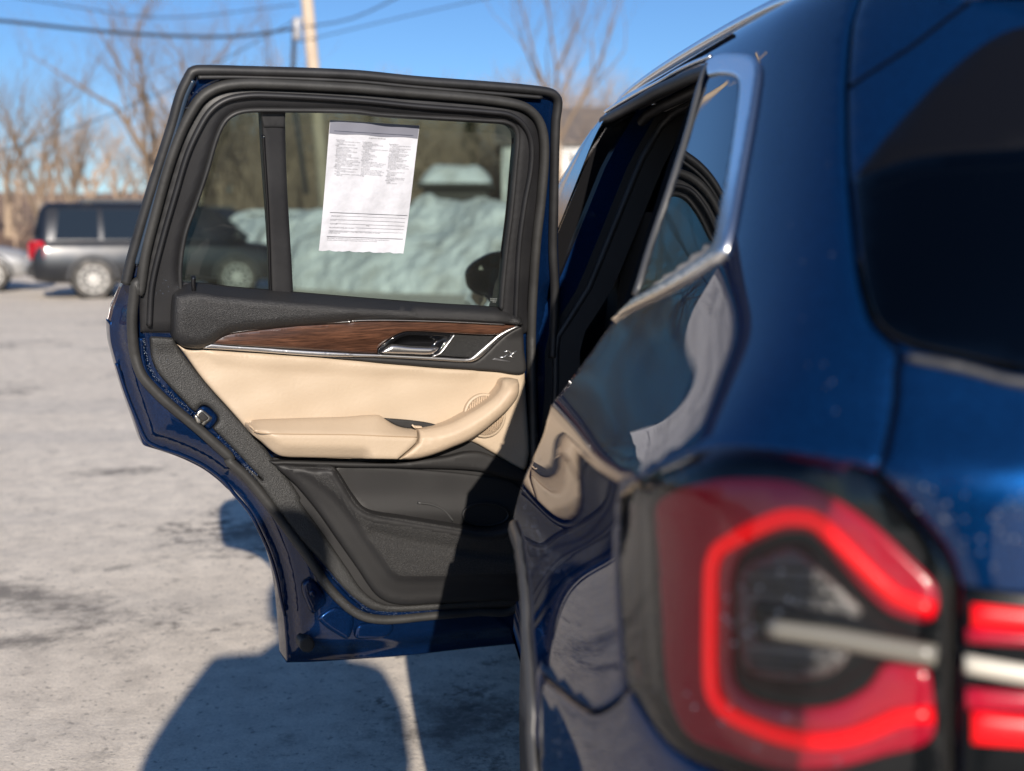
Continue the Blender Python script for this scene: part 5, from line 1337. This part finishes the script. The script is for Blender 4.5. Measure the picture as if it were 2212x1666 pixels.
# speaker grille discs behind the handle
c0 = Z(4, [(1315, 950)])[0]
def sp_poly(r): return [(c0[0] + r * .94 * math.cos(a), c0[1] + r * math.sin(a)) for a in np.linspace(0, 2 * math.pi, 40)[:-1]]
dpatch('speaker_ring', sp_poly(48), BEIGE, door, .0385, .02, 4, .003, 7)
sp = dpatch('speaker_grille', sp_poly(43.5), mat('grille_cloth', (.40, .30, .205), rough=.7, bump=(900, 1.0, .002, 0), vary=(700, (.16, .12, .085), .45, .6)), door, .0395, .03, 3, .002, 7)
rm = MB()
for k in range(-8, 9):
    x = c0[0] + k * 4.8; hh = 42 * math.sqrt(max(0, 1 - (k * 4.8 / 41) ** 2)); Vv, Ff = dline('', np.array([(x + 3, c0[1] - hh), (x, c0[1]), (x - 3, c0[1] + hh)]), .0012, .0016, None, None, .0395, raw=True); rm.add(Vv, Ff)
rm.build('grille_ribs', mat('beige_rib', (.52, .39, .27), .6), sp, True)['kind'] = 'stuff'

# ---- wood, aluminium, handle
WOODT = bpy.data.materials.new('brown_wood_veneer'); WOODT.use_nodes = True
def wood():
    n = WOODT.node_tree.nodes; l = WOODT.node_tree.links; b = n['Principled BSDF']; tc = n.new('ShaderNodeTexCoord')
    b.inputs['Roughness'].default_value = .3; b.inputs['Coat Weight'].default_value = .8; b.inputs['Coat Roughness'].default_value = .06
    mp_ = n.new('ShaderNodeMapping'); mp_.inputs['Rotation'].default_value = (0, 0, -(math.atan2(E.y, E.x))); l.new(tc.outputs['Object'], mp_.inputs[0])
    m2 = n.new('ShaderNodeMapping'); m2.inputs['Scale'].default_value = (26, 90, 520); l.new(mp_.outputs[0], m2.inputs[0])
    t = n.new('ShaderNodeTexNoise'); t.inputs['Scale'].default_value = 1.0; t.inputs['Detail'].default_value = 6; t.inputs['Roughness'].default_value = .65; l.new(m2.outputs[0], t.inputs['Vector'])
    m3 = n.new('ShaderNodeMapping'); m3.inputs['Scale'].default_value = (3, 20, 34); l.new(mp_.outputs[0], m3.inputs[0])
    t2 = n.new('ShaderNodeTexNoise'); t2.inputs['Scale'].default_value = 1.0; t2.inputs['Detail'].default_value = 4; l.new(m3.outputs[0], t2.inputs['Vector'])
    r = n.new('ShaderNodeValToRGB'); e = r.color_ramp.elements; e[0].position = .32; e[0].color = (.022, .011, .008, 1); e[1].position = .68; e[1].color = (.135, .068, .042, 1)
    l.new(t.outputs['Fac'], r.inputs[0])
    r2 = n.new('ShaderNodeValToRGB'); e = r2.color_ramp.elements; e[0].position = .35; e[0].color = (.55, .5, .5, 1); e[1].position = .7; e[1].color = (1.25, 1.1, 1.0, 1); l.new(t2.outputs['Fac'], r2.inputs[0])
    x = n.new('ShaderNodeMix'); x.data_type = 'RGBA'; x.blend_type = 'MULTIPLY'; x.inputs[0].default_value = 1; l.new(r.outputs[0], x.inputs[6]); l.new(r2.outputs[0], x.inputs[7]); l.new(x.outputs[2], b.inputs['Base Color'])
    bp = n.new('ShaderNodeBump'); bp.inputs['Strength'].default_value = .25; bp.inputs['Distance'].default_value = .0006; l.new(t.outputs['Fac'], bp.inputs['Height']); l.new(bp.outputs[0], b.inputs['Normal'])
wood()
W_T = Z(3, [(800, 498), (868, 442), (950, 418), (1100, 397), (1300, 372), (1500, 353), (1851, 337)]) + Z(4, [(200, 166), (450, 161), (800, 167), (1100, 177), (1400, 192), (1575, 206)])
W_B = Z(4, [(1500, 238), (1415, 280), (1050, 268), (680, 252), (600, 272), (520, 318), (428, 395), (424, 436), (200, 430)]) + Z(3, [(1851, 566), (1500, 545), (1200, 525), (960, 510)])
wtop = curve(W_T, 10)
def wd_h(V, d): return .010 * np.exp(-((V[:, 1] - np.interp(V[:, 0], wtop[:, 0], wtop[:, 1]) - 34) / 30.0) ** 2)
dpatch('wood_trim', W_T + W_B, WOODT, door, .042, .01, 6, .006, 7, (), {0, 12, 19, 20}, wd_h)
dline('chrome_line', Z(3, [(868, 440), (950, 420), (1100, 398), (1300, 373), (1500, 354), (1851, 335)]) + Z(4, [(200, 164), (450, 158), (800, 164), (1100, 174), (1480, 194)]), .0011, .002, CHROME, door, .049)
ALU = Z(3, [(758, 534), (800, 498), (960, 512), (1200, 527), (1500, 547), (1851, 568)]) + Z(4, [(200, 433), (430, 441), (900, 463), (1150, 478), (1200, 468), (1260, 420), (1340, 350), (1420, 285), (1500, 240), (1585, 203), (1602, 214), (1512, 262), (1432, 322), (1352, 402), (1282, 466), (1236, 495), (1195, 505), (1100, 505), (900, 492), (430, 467), (0, 460)]) + Z(3, [(1500, 585), (1000, 548)])
dpatch('aluminium_strip', ALU, CHROME, door, .046, .01, 4, .005, 7, (), {0, 1, 15, 16}, bstep=4)
BLK = Z(4, [(1632, 216), (1604, 217), (1516, 265), (1436, 325), (1356, 405), (1288, 469), (1242, 499), (1198, 509), (900, 496), (430, 471), (0, 464)]) + Z(3, [(1500, 589), (1000, 551), (760, 538), (1000, 556), (1400, 580), (1851, 618)]) + Z(4, [(500, 516), (1000, 556), (1400, 581), (1642, 594), (1640, 400)])
dpatch('speaker_surround', BLK, SOFT, door, .040, .01, 5, .004, 7, (), {0, 13, 19}, bstep=4)
dpatch('speaker_cloth', Z(4, [(1062, 276), (1404, 286), (1352, 332), (1262, 420), (1196, 466), (1100, 464), (930, 454), (1000, 362)]), mat('black_mesh', (.012, .012, .012), rough=.6, bump=(1100, 1.0, .002, 0), vary=(900, (.035, .035, .034), .48, .6)), door, .040, .01, 4, .003, 6, (), {0, 1, 4, 6})
REC = Z(4, [(426, 436), (430, 397), (522, 320), (602, 274), (682, 254), (1052, 270), (1002, 345), (935, 430), (884, 456), (600, 448)])
def rc_h(V, d): return -.022 * sstep(d, 3, 20)
dpatch('handle_recess', REC, GLOSSB, door, .046, .0, 4, .003, 6, (), {0, 5}, rc_h, bstep=4)
HN = Z(4, [(456, 424), (530, 368), (562, 361), (700, 376), (820, 382), (932, 385), (922, 408), (872, 442), (700, 440), (480, 432)])
dpatch('door_handle', HN, CHROME, door, .056, .035, 7, .010, 5, (), {0, 5}, bstep=3)
dline('recess_edge', Z(4, [(1062, 278), (1006, 352), (940, 435), (884, 458)]), .0018, .003, CHROME, door, .046)
# the silver X badge strokes on the black corner
XM = mat('badge_silver', (.75, .76, .78), rough=.25, metal=.9)
xm = MB()
for st in ([(1478, 421), (1508, 413), (1524, 420), (1532, 436)], [(1580, 414), (1556, 428), (1516, 461)], [(1440, 467), (1470, 466), (1486, 456), (1502, 443)], [(1526, 446), (1538, 466), (1556, 467)]):
    Vv, Ff = dline('', np.array(Z(4, st)), .0013, .0012, None, None, .0425, raw=True); xm.add(Vv, Ff)
xm.build('badge', XM, door, True)
dpatch('badge_facet', Z(4, [(1372, 486), (1402, 472), (1470, 488), (1535, 504), (1450, 498)]), mat('facet_grey', (.09, .09, .095), .35), door, .0425, .03, 2, .001, 5, (), set(range(5)))

# ---- latch, plugs, pressings on the painted shell
dpatch('latch_bed', Z(3, [(705, 998), (738, 965), (765, 958), (800, 975), (856, 1030), (862, 1062), (832, 1105), (795, 1130), (720, 1060)]), BLUE_IN, door, .012, -.01, 5, .006, 6)
lt = dpatch('latch', Z(3, [(712, 1004), (745, 976), (826, 1044), (818, 1062), (760, 1112), (705, 1062)]), STEEL, door, .018, .0, 3, .004, 5, (), set(range(6)))
dpatch('latch_slot', Z(3, [(722, 1016), (752, 1000), (800, 1046), (788, 1062), (750, 1080), (732, 1050)]), DARK, lt, .0195, .012, 2, .002, 5, (), set(range(6)))
dpatch('latch_claw', Z(3, [(690, 1030), (712, 1022), (735, 1050), (758, 1068), (745, 1092), (712, 1086), (700, 1056)]), STEEL, lt, .024, .012, 3, .004, 4)
dpatch('pressing', Z(5, [(520, 900), (560, 862), (620, 890), (680, 1010), (640, 1060), (590, 1098), (555, 1040), (524, 960)]), BLUE_IN, door, .008, -.02, 8, .008, 6)
dpatch('pressing', Z(5, [(625, 1130), (690, 1070), (760, 1055), (860, 1110), (865, 1180), (825, 1268), (740, 1230), (660, 1175)]), BLUE_IN, door, .007, -.02, 8, .008, 6)
dpatch('pressing', Z(5, [(890, 1180), (960, 1160), (1090, 1158), (1132, 1175), (1128, 1220), (1070, 1258), (960, 1268), (880, 1262)]), BLUE_IN, door, .007, -.02, 8, .008, 6)
for (a, b, r, mt_) in ((550, 1308, 17, RUBBER), (590, 962, 8, BLUE_IN)):
    c_ = Z(5, [(a, b)])[0]; dpatch('plug', [(c_[0] + r * math.cos(q), c_[1] + r * math.sin(q)) for q in np.linspace(0, 2 * math.pi, 20)[:-1]], mt_, door, .006 if r > 10 else .014, -.03, 5, .004, 6)
dline('inner_flange', Z(3, [(300, 455), (310, 600), (345, 720), (440, 820), (560, 930), (670, 1030)]), .006, .006, BLUE_IN, door, .006)
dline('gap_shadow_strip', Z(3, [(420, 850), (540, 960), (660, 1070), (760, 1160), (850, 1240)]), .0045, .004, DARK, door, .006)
dline('inner_flange', Z(3, [(860, 1180), (1000, 1320), (1150, 1470)]) + Z(5, [(170, 130), (350, 370), (520, 590), (650, 740), (760, 880), (880, 1000), (980, 1078), (1150, 1098), (1390, 1084), (1900, 1030)]), .006, .006, BLUE_IN, door, .008)
dline('hem', Z(3, [(120, 640), (190, 860), (270, 1060), (340, 1210), (430, 1262), (600, 1318), (760, 1395), (900, 1500)]) + Z(5, [(60, 290), (160, 410), (240, 560), (300, 700), (345, 850), (375, 1000), (400, 1110)]), .004, .004, BLUE_IN, door, -.045)
sc = MB()
rg = random.Random(2)
# water beads on the painted shell and seals (too many to count)
beads = MB()
def bead(p, n, r):
    a = n.orthogonal().normalized(); b = n.cross(a); k = len(beads.v); m_ = 6
    for (rr, hh) in ((1, 0), (.8, .38), (.35, .58)):
        for j in range(m_): q = 6.283 * j / m_; beads.v.append(tuple(p + (a * math.cos(q) + b * math.sin(q)) * r * rr + n * (r * hh)))
    for i in range(2):
        for j in range(m_): beads.f.append((k + i * m_ + j, k + i * m_ + (j + 1) % m_, k + (i + 1) * m_ + (j + 1) % m_, k + (i + 1) * m_ + j))
    beads.f.append(tuple(k + 2 * m_ + j for j in range(m_)))
def scatter_line(pts, n, spread, r0, r1, h):
    P = curve(pts, 4)
    for i in range(n):
        p = P[rg.randrange(len(P))]; q = (p[0] + rg.gauss(0, spread), p[1] + rg.gauss(0, spread)); bead(dpt(q[0], q[1], h), DN, rg.uniform(r0, r1))
scatter_line(Z(3, [(320, 470), (345, 620), (400, 740), (520, 870), (660, 1000)]), 170, 2.2, .0004, .0010, .0115)
scatter_line(Z(3, [(850, 1160), (1000, 1310), (1150, 1470)]) + Z(5, [(120, 90), (330, 350), (520, 590), (650, 740), (760, 880), (880, 1000), (980, 1075), (1150, 1096), (1390, 1084)]), 420, 2.6, .0004, .0010, .0135)
scatter_line(Z(5, [(600, 820), (720, 960), (840, 1060), (960, 1120)]), 70, 4, .0003, .0009, .027)
scatter_line(Z(1, [(520, 220), (430, 450), (350, 690), (280, 950), (200, 1230)]), 22, 3, .0005, .0012, .018)
scatter_line(Z(1, [(300, 1380), (330, 1300), (420, 1310)]), 14, 8, .0004, .0009, .016)
scatter_line(Z(3, [(400, 560), (420, 640), (480, 620)]), 20, 7, .0003, .0008, .0205)
bw = beads.build('water_beads', mat('water_bead', (.10, .12, .16), rough=.05, spec=1.0, coat=1.0), door, True); bw['kind'] = 'stuff'

# ================================================================== paper notice taped inside the door window
PC = {'tl': Z(11, [(520, 155)])[0], 'tr': Z(11, [(1219, 198)])[0], 'bl': Z(11, [(432, 1178)])[0], 'br': Z(11, [(1091, 1199)])[0]}
def pap(a, b):                                # a across 0..1, b down 0..1 -> picture point
    tl, tr, bl, br = (np.array(PC[k]) for k in ('tl', 'tr', 'bl', 'br'))
    p = (tl * (1 - a) + tr * a) * (1 - b) + (bl * (1 - a) + br * a) * b
    p = p + np.array((-7.0 * math.sin(math.pi * b) * -1.0 * (b - .15), 0)) * .4
    return p
def pap3(a, b, h=0.0):
    wob = .0022 * math.sin(a * 5.0 + b * 3) * math.sin(b * 7 + 1) + .004 * sstep(np.array([b]), .8, 1.0)[0] + .0012 * math.sin(a * 17 + b * 9)
    p = pap(a, b); return dpt(p[0], p[1], -.0165 + wob + h)
V = []; Fc = []; nx, ny = 26, 36
for j in range(ny):
    for i in range(nx):
        a, b = i / (nx - 1), j / (ny - 1)
        if j == ny - 1: b += .006 * math.sin(a * 40) * math.sin(a * 13) - .004
        V.append(pap3(a, b))
fr_ = len(V)
V += [v - DN * .0008 for v in V[:]]
for s in (0, fr_):
    for j in range(ny - 1):
        for i in range(nx - 1):
            k = s + j * nx + i; f = (k, k + nx, k + nx + 1, k + 1); Fc.append(f if s == 0 else tuple(reversed(f)))
PAPER = mat('white_paper', (.55, .555, .60), rough=.8, bump=(60, .45, .004, 5), vary=(40, (.49, .495, .535), .4, .7))
paper = mk('paper_notice', V, Fc, PAPER)
tag(paper, 'white printed buyers guide sheet stuck to the door window', 'paper')
INK = mat('grey_ink', (.10, .10, .115), .7)
INKL = mat('pale_ink', (.16, .16, .18), .7)
# dark header band
V = []; Fc = []
for j in range(7):
    for i in range(14): V.append(pap3(.003 + .994 * i / 13, .002 + j / 6 * (.098 + .004 * math.sin(i)), .0009))
for j in range(6):
    for i in range(13): k = j * 14 + i; Fc.append((k, k + 14, k + 15, k + 1))
hb = mk('header_band', V, Fc, mat('header_slate', (.17, .175, .215), .8), paper)
def strip(nm, a0, a1, b, wd, mt_, parent):
    V = []
    for i in range(9):
        a = a0 + (a1 - a0) * i / 8; V += [pap3(a, b, .0014), pap3(a, b + wd, .0014)]
    mk(nm, V, [(2 * i, 2 * i + 1, 2 * i + 3, 2 * i + 2) for i in range(8)], mt_, parent, False)
strip('ruled_line', .055, .945, .078, .0035, mat('header_ink', (.03, .035, .06), .7), hb)
for a0, a1, b, wd in ((.085, .985, .700, .0030), (.20, .965, .724, .0014), (.16, .965, .754, .0016), (.17, .965, .784, .0016), (.40, .965, .811, .0016), (.09, .965, .838, .0012), (.075, .97, .884, .0032)):
    strip('ruled_line', a0, a1, b, wd, INK, paper)
COLS = [
    (.085, .150, ['*Frame & Body', ' Frame-cracks, corrective welds, or rusted', '   through', ' Dog tracks-bent or twisted frame', '*Engine', ' Oil leakage, excluding normal seepage', ' Cracked block or head', ' Belts missing or inoperable', ' Knocks or misses related to camshaft', ' lifters and push rods', ' Abnormal exhaust discharge', '*Transmission & Drive Shaft', ' Improper fluid level or leakage, excluding', '   normal seepage', ' Cracked or damaged case which is visible', ' Abnormal noise or vibration caused by faulty', '   transmission or drive shaft', ' Improper shifting or functioning in any gear', ' Manual clutch slips or chatters', '*Differential', ' Improper fluid level or leakage, excluding', '   normal seepage', ' Cracked or damaged housing which is', '   visible', ' Abnormal noise or vibration caused by faulty', '   differential']),
    (.385, .155, ['*Cooling System', ' Leakage including radiator', ' Improperly functioning water pump', '*Electrical System', ' Battery leakage', ' Improperly functioning alternator, generator,', '   battery, or starter', '*Fuel System', ' Visible leakage', '*Inoperable Accessories', ' Gauges or warning devices', ' Air conditioner', ' Heater & Defroster', '*Brake System', ' Failure warning light broken', ' Pedal not firm under pressure (DOT spec.)', ' Not enough pedal reserve (DOT spec.)', ' Does not stop vehicle in straight line', '   (DOT spec.)', ' Hoses damaged', ' Drum or rotor too thin (Mfgr. Specs)', ' Lining or pad thickness less than 1/32 inch', ' Power unit not operating or leaking', ' Structural or mechanical parts damaged', '*Air Bags']),
    (.685, .160, ['*Steering System', ' Too much free play at steering wheel', '   (DOT specs.)', ' Free play in linkage more than 1/4 inch', ' Steering gear binds or jams', ' Front wheels aligned improperly', '   (DOT specs.)', ' Power unit belts cracked or slipping', ' Power unit fluid level improper', '*Suspension System', ' Ball joint seals damaged', ' Structural parts bent or damaged', ' Stabilizer bar disconnected', ' Spring broken', ' Shock absorber mounting loose', ' Rubber bushings damaged or missing', ' Radius rod damaged or missing', ' Shock absorber leaking or functioning', '   improperly', '*Tires', ' Tread depth less than 2/32 inch', ' Sizes mismatched', ' Visible damage', '*Wheels', ' Visible cracks, damage or repairs', ' Mounting bolts loose or missing', '*Exhaust System', ' Leakage', ' Catalytic Converter'])]
WORDS = [(.10, .731, 'DEALER NAME', .0135), (.095, .761, 'ADDRESS', .0135), (.095, .791, 'TELEPHONE', .0135), (.52, .796, 'EMAIL', .0125), (.09, .820, 'FOR COMPLAINTS AFTER SALE, CONTACT', .0135),
         (.09, .850, 'I HEREBY ACKNOWLEDGE RECEIPT OF THE BUYERS GUIDE AT THE CLOSING OF THIS SALE', .0128), (.09, .861, "BUYER'S SIGNATURE", .0125),
         (.08, .902, 'IMPORTANT: The information on this form is part of any contract to buy this vehicle. Removing this label before', .0138), (.08, .915, 'consumer purchase (except for purpose of test-driving) violates federal law (16 C.F.R. 455).', .0138), (.45, .122, 'PROBLEMS IN USED VEHICLES', .0125)]
ASP = 1.455                                   # height of the sheet / width
def text_mesh(lines, nm, mt_):
    """lines: (a, b, string, size as part of the width); flat letters laid on the sheet"""
    V = []; Fc = []
    for a, b, s, size in lines:
        cu = bpy.data.curves.new('t', 'FONT'); cu.body = s; cu.size = size * 1.25; cu.resolution_u = 1
        ob = bpy.data.objects.new('t', cu); COL.objects.link(ob)
        dg = bpy.context.evaluated_depsgraph_get(); me = bpy.data.meshes.new_from_object(ob.evaluated_get(dg))
        k = len(V)
        for vv in me.vertices: V.append(pap3(min(.985, a + vv.co.x * .92), b - vv.co.y / ASP, .0014))
        Fc += [tuple(i + k for i in p.vertices) for p in me.polygons]
        bpy.data.objects.remove(ob); bpy.data.curves.remove(cu); bpy.data.meshes.remove(me)
    o_ = mk(nm, V, Fc, mt_, paper, False); o_['kind'] = 'stuff'; return o_
heads, body_ = [], []
for a0, b0, L_ in COLS:
    b = b0
    for s in L_:
        (heads if s[0] == '*' else body_).append((a0 + (.012 * (len(s) - len(s.lstrip())) if s[0] == ' ' else 0), b, s.strip(' *'), .0145 if s[0] == '*' else .0135)); b += .0108
text_mesh(heads, 'printed_headings', INK); text_mesh(body_, 'printed_text', INKL); text_mesh(WORDS, 'printed_form_text', INK)
# etched mark in the lower corner of the window
V0 = []
em = MB()
for k, (a, wd) in enumerate(((1770, 60), (1772, 56), (1790, 30))):
    y = 1548 + k * 12
    for j in range(int(wd / 7)): x = a + j * 7; em.add([dpt(*Z(11, [(x + p, y + q)])[0], -.0205) for p, q in ((0, 0), (0, 6), (4, 6), (4, 0))], [(0, 1, 2, 3)])
em.build('glass_etching', mat('etch_grey', (.25, .27, .26), .7), door)

# ================================================================== the person taking the picture, behind the camera (casts the shadow)
fh = Vector((math.sin(YAW), math.cos(YAW), 0)); rh = RIGHT
def person():
    o = CAM - fh * .50 + rh * .025; o.z = 0
    L = lambda x, y, z: (o.x + rh.x * x + fh.x * y, o.y + rh.y * x + fh.y * y, z)
    J = {'pel': (0, -.04, .95, .20, .14), 'wai': (0, -.03, 1.08, .24, .15), 'che': (0, -.01, 1.27, .25, .16), 'nek': (0, .03, 1.45, .10, .09), 'hd0': (0, .06, 1.52, .08, .085),
         'shl': (-.20, 0, 1.38, .11, .11), 'shr': (.20, 0, 1.38, .10, .10), 'ell': (-.30, .06, 1.12, .09, .09), 'elr': (.20, .14, 1.11, .085, .085),
         'wrl': (-.145, .38, 1.25, .036, .036), 'wrr': (.095, .38, 1.25, .036, .036),
         'hil': (-.10, -.03, .88, .12, .12), 'hir': (.10, -.03, .88, .12, .12), 'knl': (-.12, .03, .49, .075, .075), 'knr': (.12, .0, .48, .075, .075), 'anl': (-.12, 0, .10, .05, .05), 'anr': (.13, -.05, .10, .05, .05), 'tol': (-.14, .16, .045, .042, .035), 'tor': (.15, .11, .045, .042, .035)}
    ks = list(J); Vv = [L(*J[k][:3]) for k in ks]
    Ed = [('pel', 'wai'), ('wai', 'che'), ('che', 'nek'), ('nek', 'hd0'), ('che', 'shl'), ('che', 'shr'), ('shl', 'ell'), ('shr', 'elr'), ('ell', 'wrl'), ('elr', 'wrr'), ('pel', 'hil'), ('pel', 'hir'), ('hil', 'knl'), ('hir', 'knr'), ('knl', 'anl'), ('knr', 'anr'), ('anl', 'tol'), ('anr', 'tor')]
    me = bpy.data.meshes.new('person'); me.from_pydata(Vv, [(ks.index(a), ks.index(b)) for a, b in Ed], []); me.update()
    ob = bpy.data.objects.new('person', me); COL.objects.link(ob)
    COAT = mat('dark_coat', (.03, .033, .04), .8, bump=(60, .4, .004)); me.materials.append(COAT)
    sk = ob.modifiers.new('skin', 'SKIN'); sk.use_smooth_shade = True; ob.modifiers.new('sub', 'SUBSURF').levels = 1; ob.modifiers['sub'].render_levels = 2
    for k, sv in zip(ks, me.skin_vertices[0].data): sv.radius = J[k][3:5]; sv.use_root = (k == 'pel')
    SKIN = mat('skin', (.45, .27, .19), .5)
    # head with nose, ears, knit cap
    hv = MB(); c = Vector(L(0, .09, 1.62)); R = [(0, -.125), (.045, -.118), (.066, -.085), (.074, -.03), (.078, .03), (.070, .08), (.045, .112), (0.01, .122)]
    n = 20
    for r, h in R:
        for k in range(n):
            q = 6.283 * k / n; y = math.cos(q) * r * 1.22; x = math.sin(q) * r
            if math.cos(q) > .9 and abs(h + .02) < .06: y += .018
            hv.v.append(tuple(c + rh * x + fh * y + Vector((0, 0, h))))
    for i in range(len(R) - 1):
        for k in range(n): hv.f.append((i * n + k, i * n + (k + 1) % n, (i + 1) * n + (k + 1) % n, (i + 1) * n + k))
    hv.f.append(tuple(reversed(range(n)))); hv.f.append(tuple((len(R) - 1) * n + k for k in range(n)))
    hv.build('head', SKIN, ob, True)
    er = MB()
    for s in (-1, 1): er.lathe(c + rh * (.076 * s) - fh * .01 + Vector((0, 0, -.02)), rh * s, [(.028, -.01), (.03, .008), (.015, .014)], 12)
    er.build('ear', SKIN, ob, True)
    cp = MB(); cp.lathe(c + Vector((0, 0, .02)) - fh * .005, (0, 0, 1), [(.096, -.01), (.098, .03), (.09, .075), (.06, .115), (.015, .13)], 24); cp.build('knit_cap', COAT, ob, True)
    # hands: palm, four fingers and a thumb round each end of the phone
    for s in (-1, 1):
        P = lambda x, y, z: Vector(L(-.025 + s * x, y, z)); hm = MB()
        Vv, Ff = sweep([P(.115, .385, 1.252), P(.098, .43, 1.262), P(.086, .452, 1.268)], [Vector((0, 0, 1))] * 3, [.02, .022, .018], [.034, .04, .036], 10); hm.add(Vv, Ff)
        for i, (dz, ln) in enumerate(((.034, .068), (.013, .074), (-.008, .07), (-.028, .056))):
            p0 = P(.092, .445, 1.268 + dz); p1 = P(.104, .483, 1.27 + dz); p2 = P(.098 - ln * .18, .4915, 1.272 + dz)
            Vv, Ff = sweep([p0, p1, p2], [Vector((0, 0, 1))] * 3, [.009, .0085, .007], [.009, .0085, .007], 8); hm.add(Vv, Ff)
        Vv, Ff = sweep([P(.10, .42, 1.25), P(.082, .452, 1.244), P(.058, .466, 1.25)], [Vector((0, 0, 1))] * 3, [.011, .010, .008], [.011, .010, .008], 8); hm.add(Vv, Ff)
        hm.build('hand', SKIN, ob, True)
    tag(ob, 'person in a dark coat holding up a phone behind the viewpoint', 'person')
    ph = MB(); q = Vector(L(-.055, .478, CAM.z)); ph.box(q, (.155, .009, .076), -YAW, .003); po = ph.build('phone', GLOSSB, None); tag(po, 'black phone held sideways in both hands', 'phone')
person()
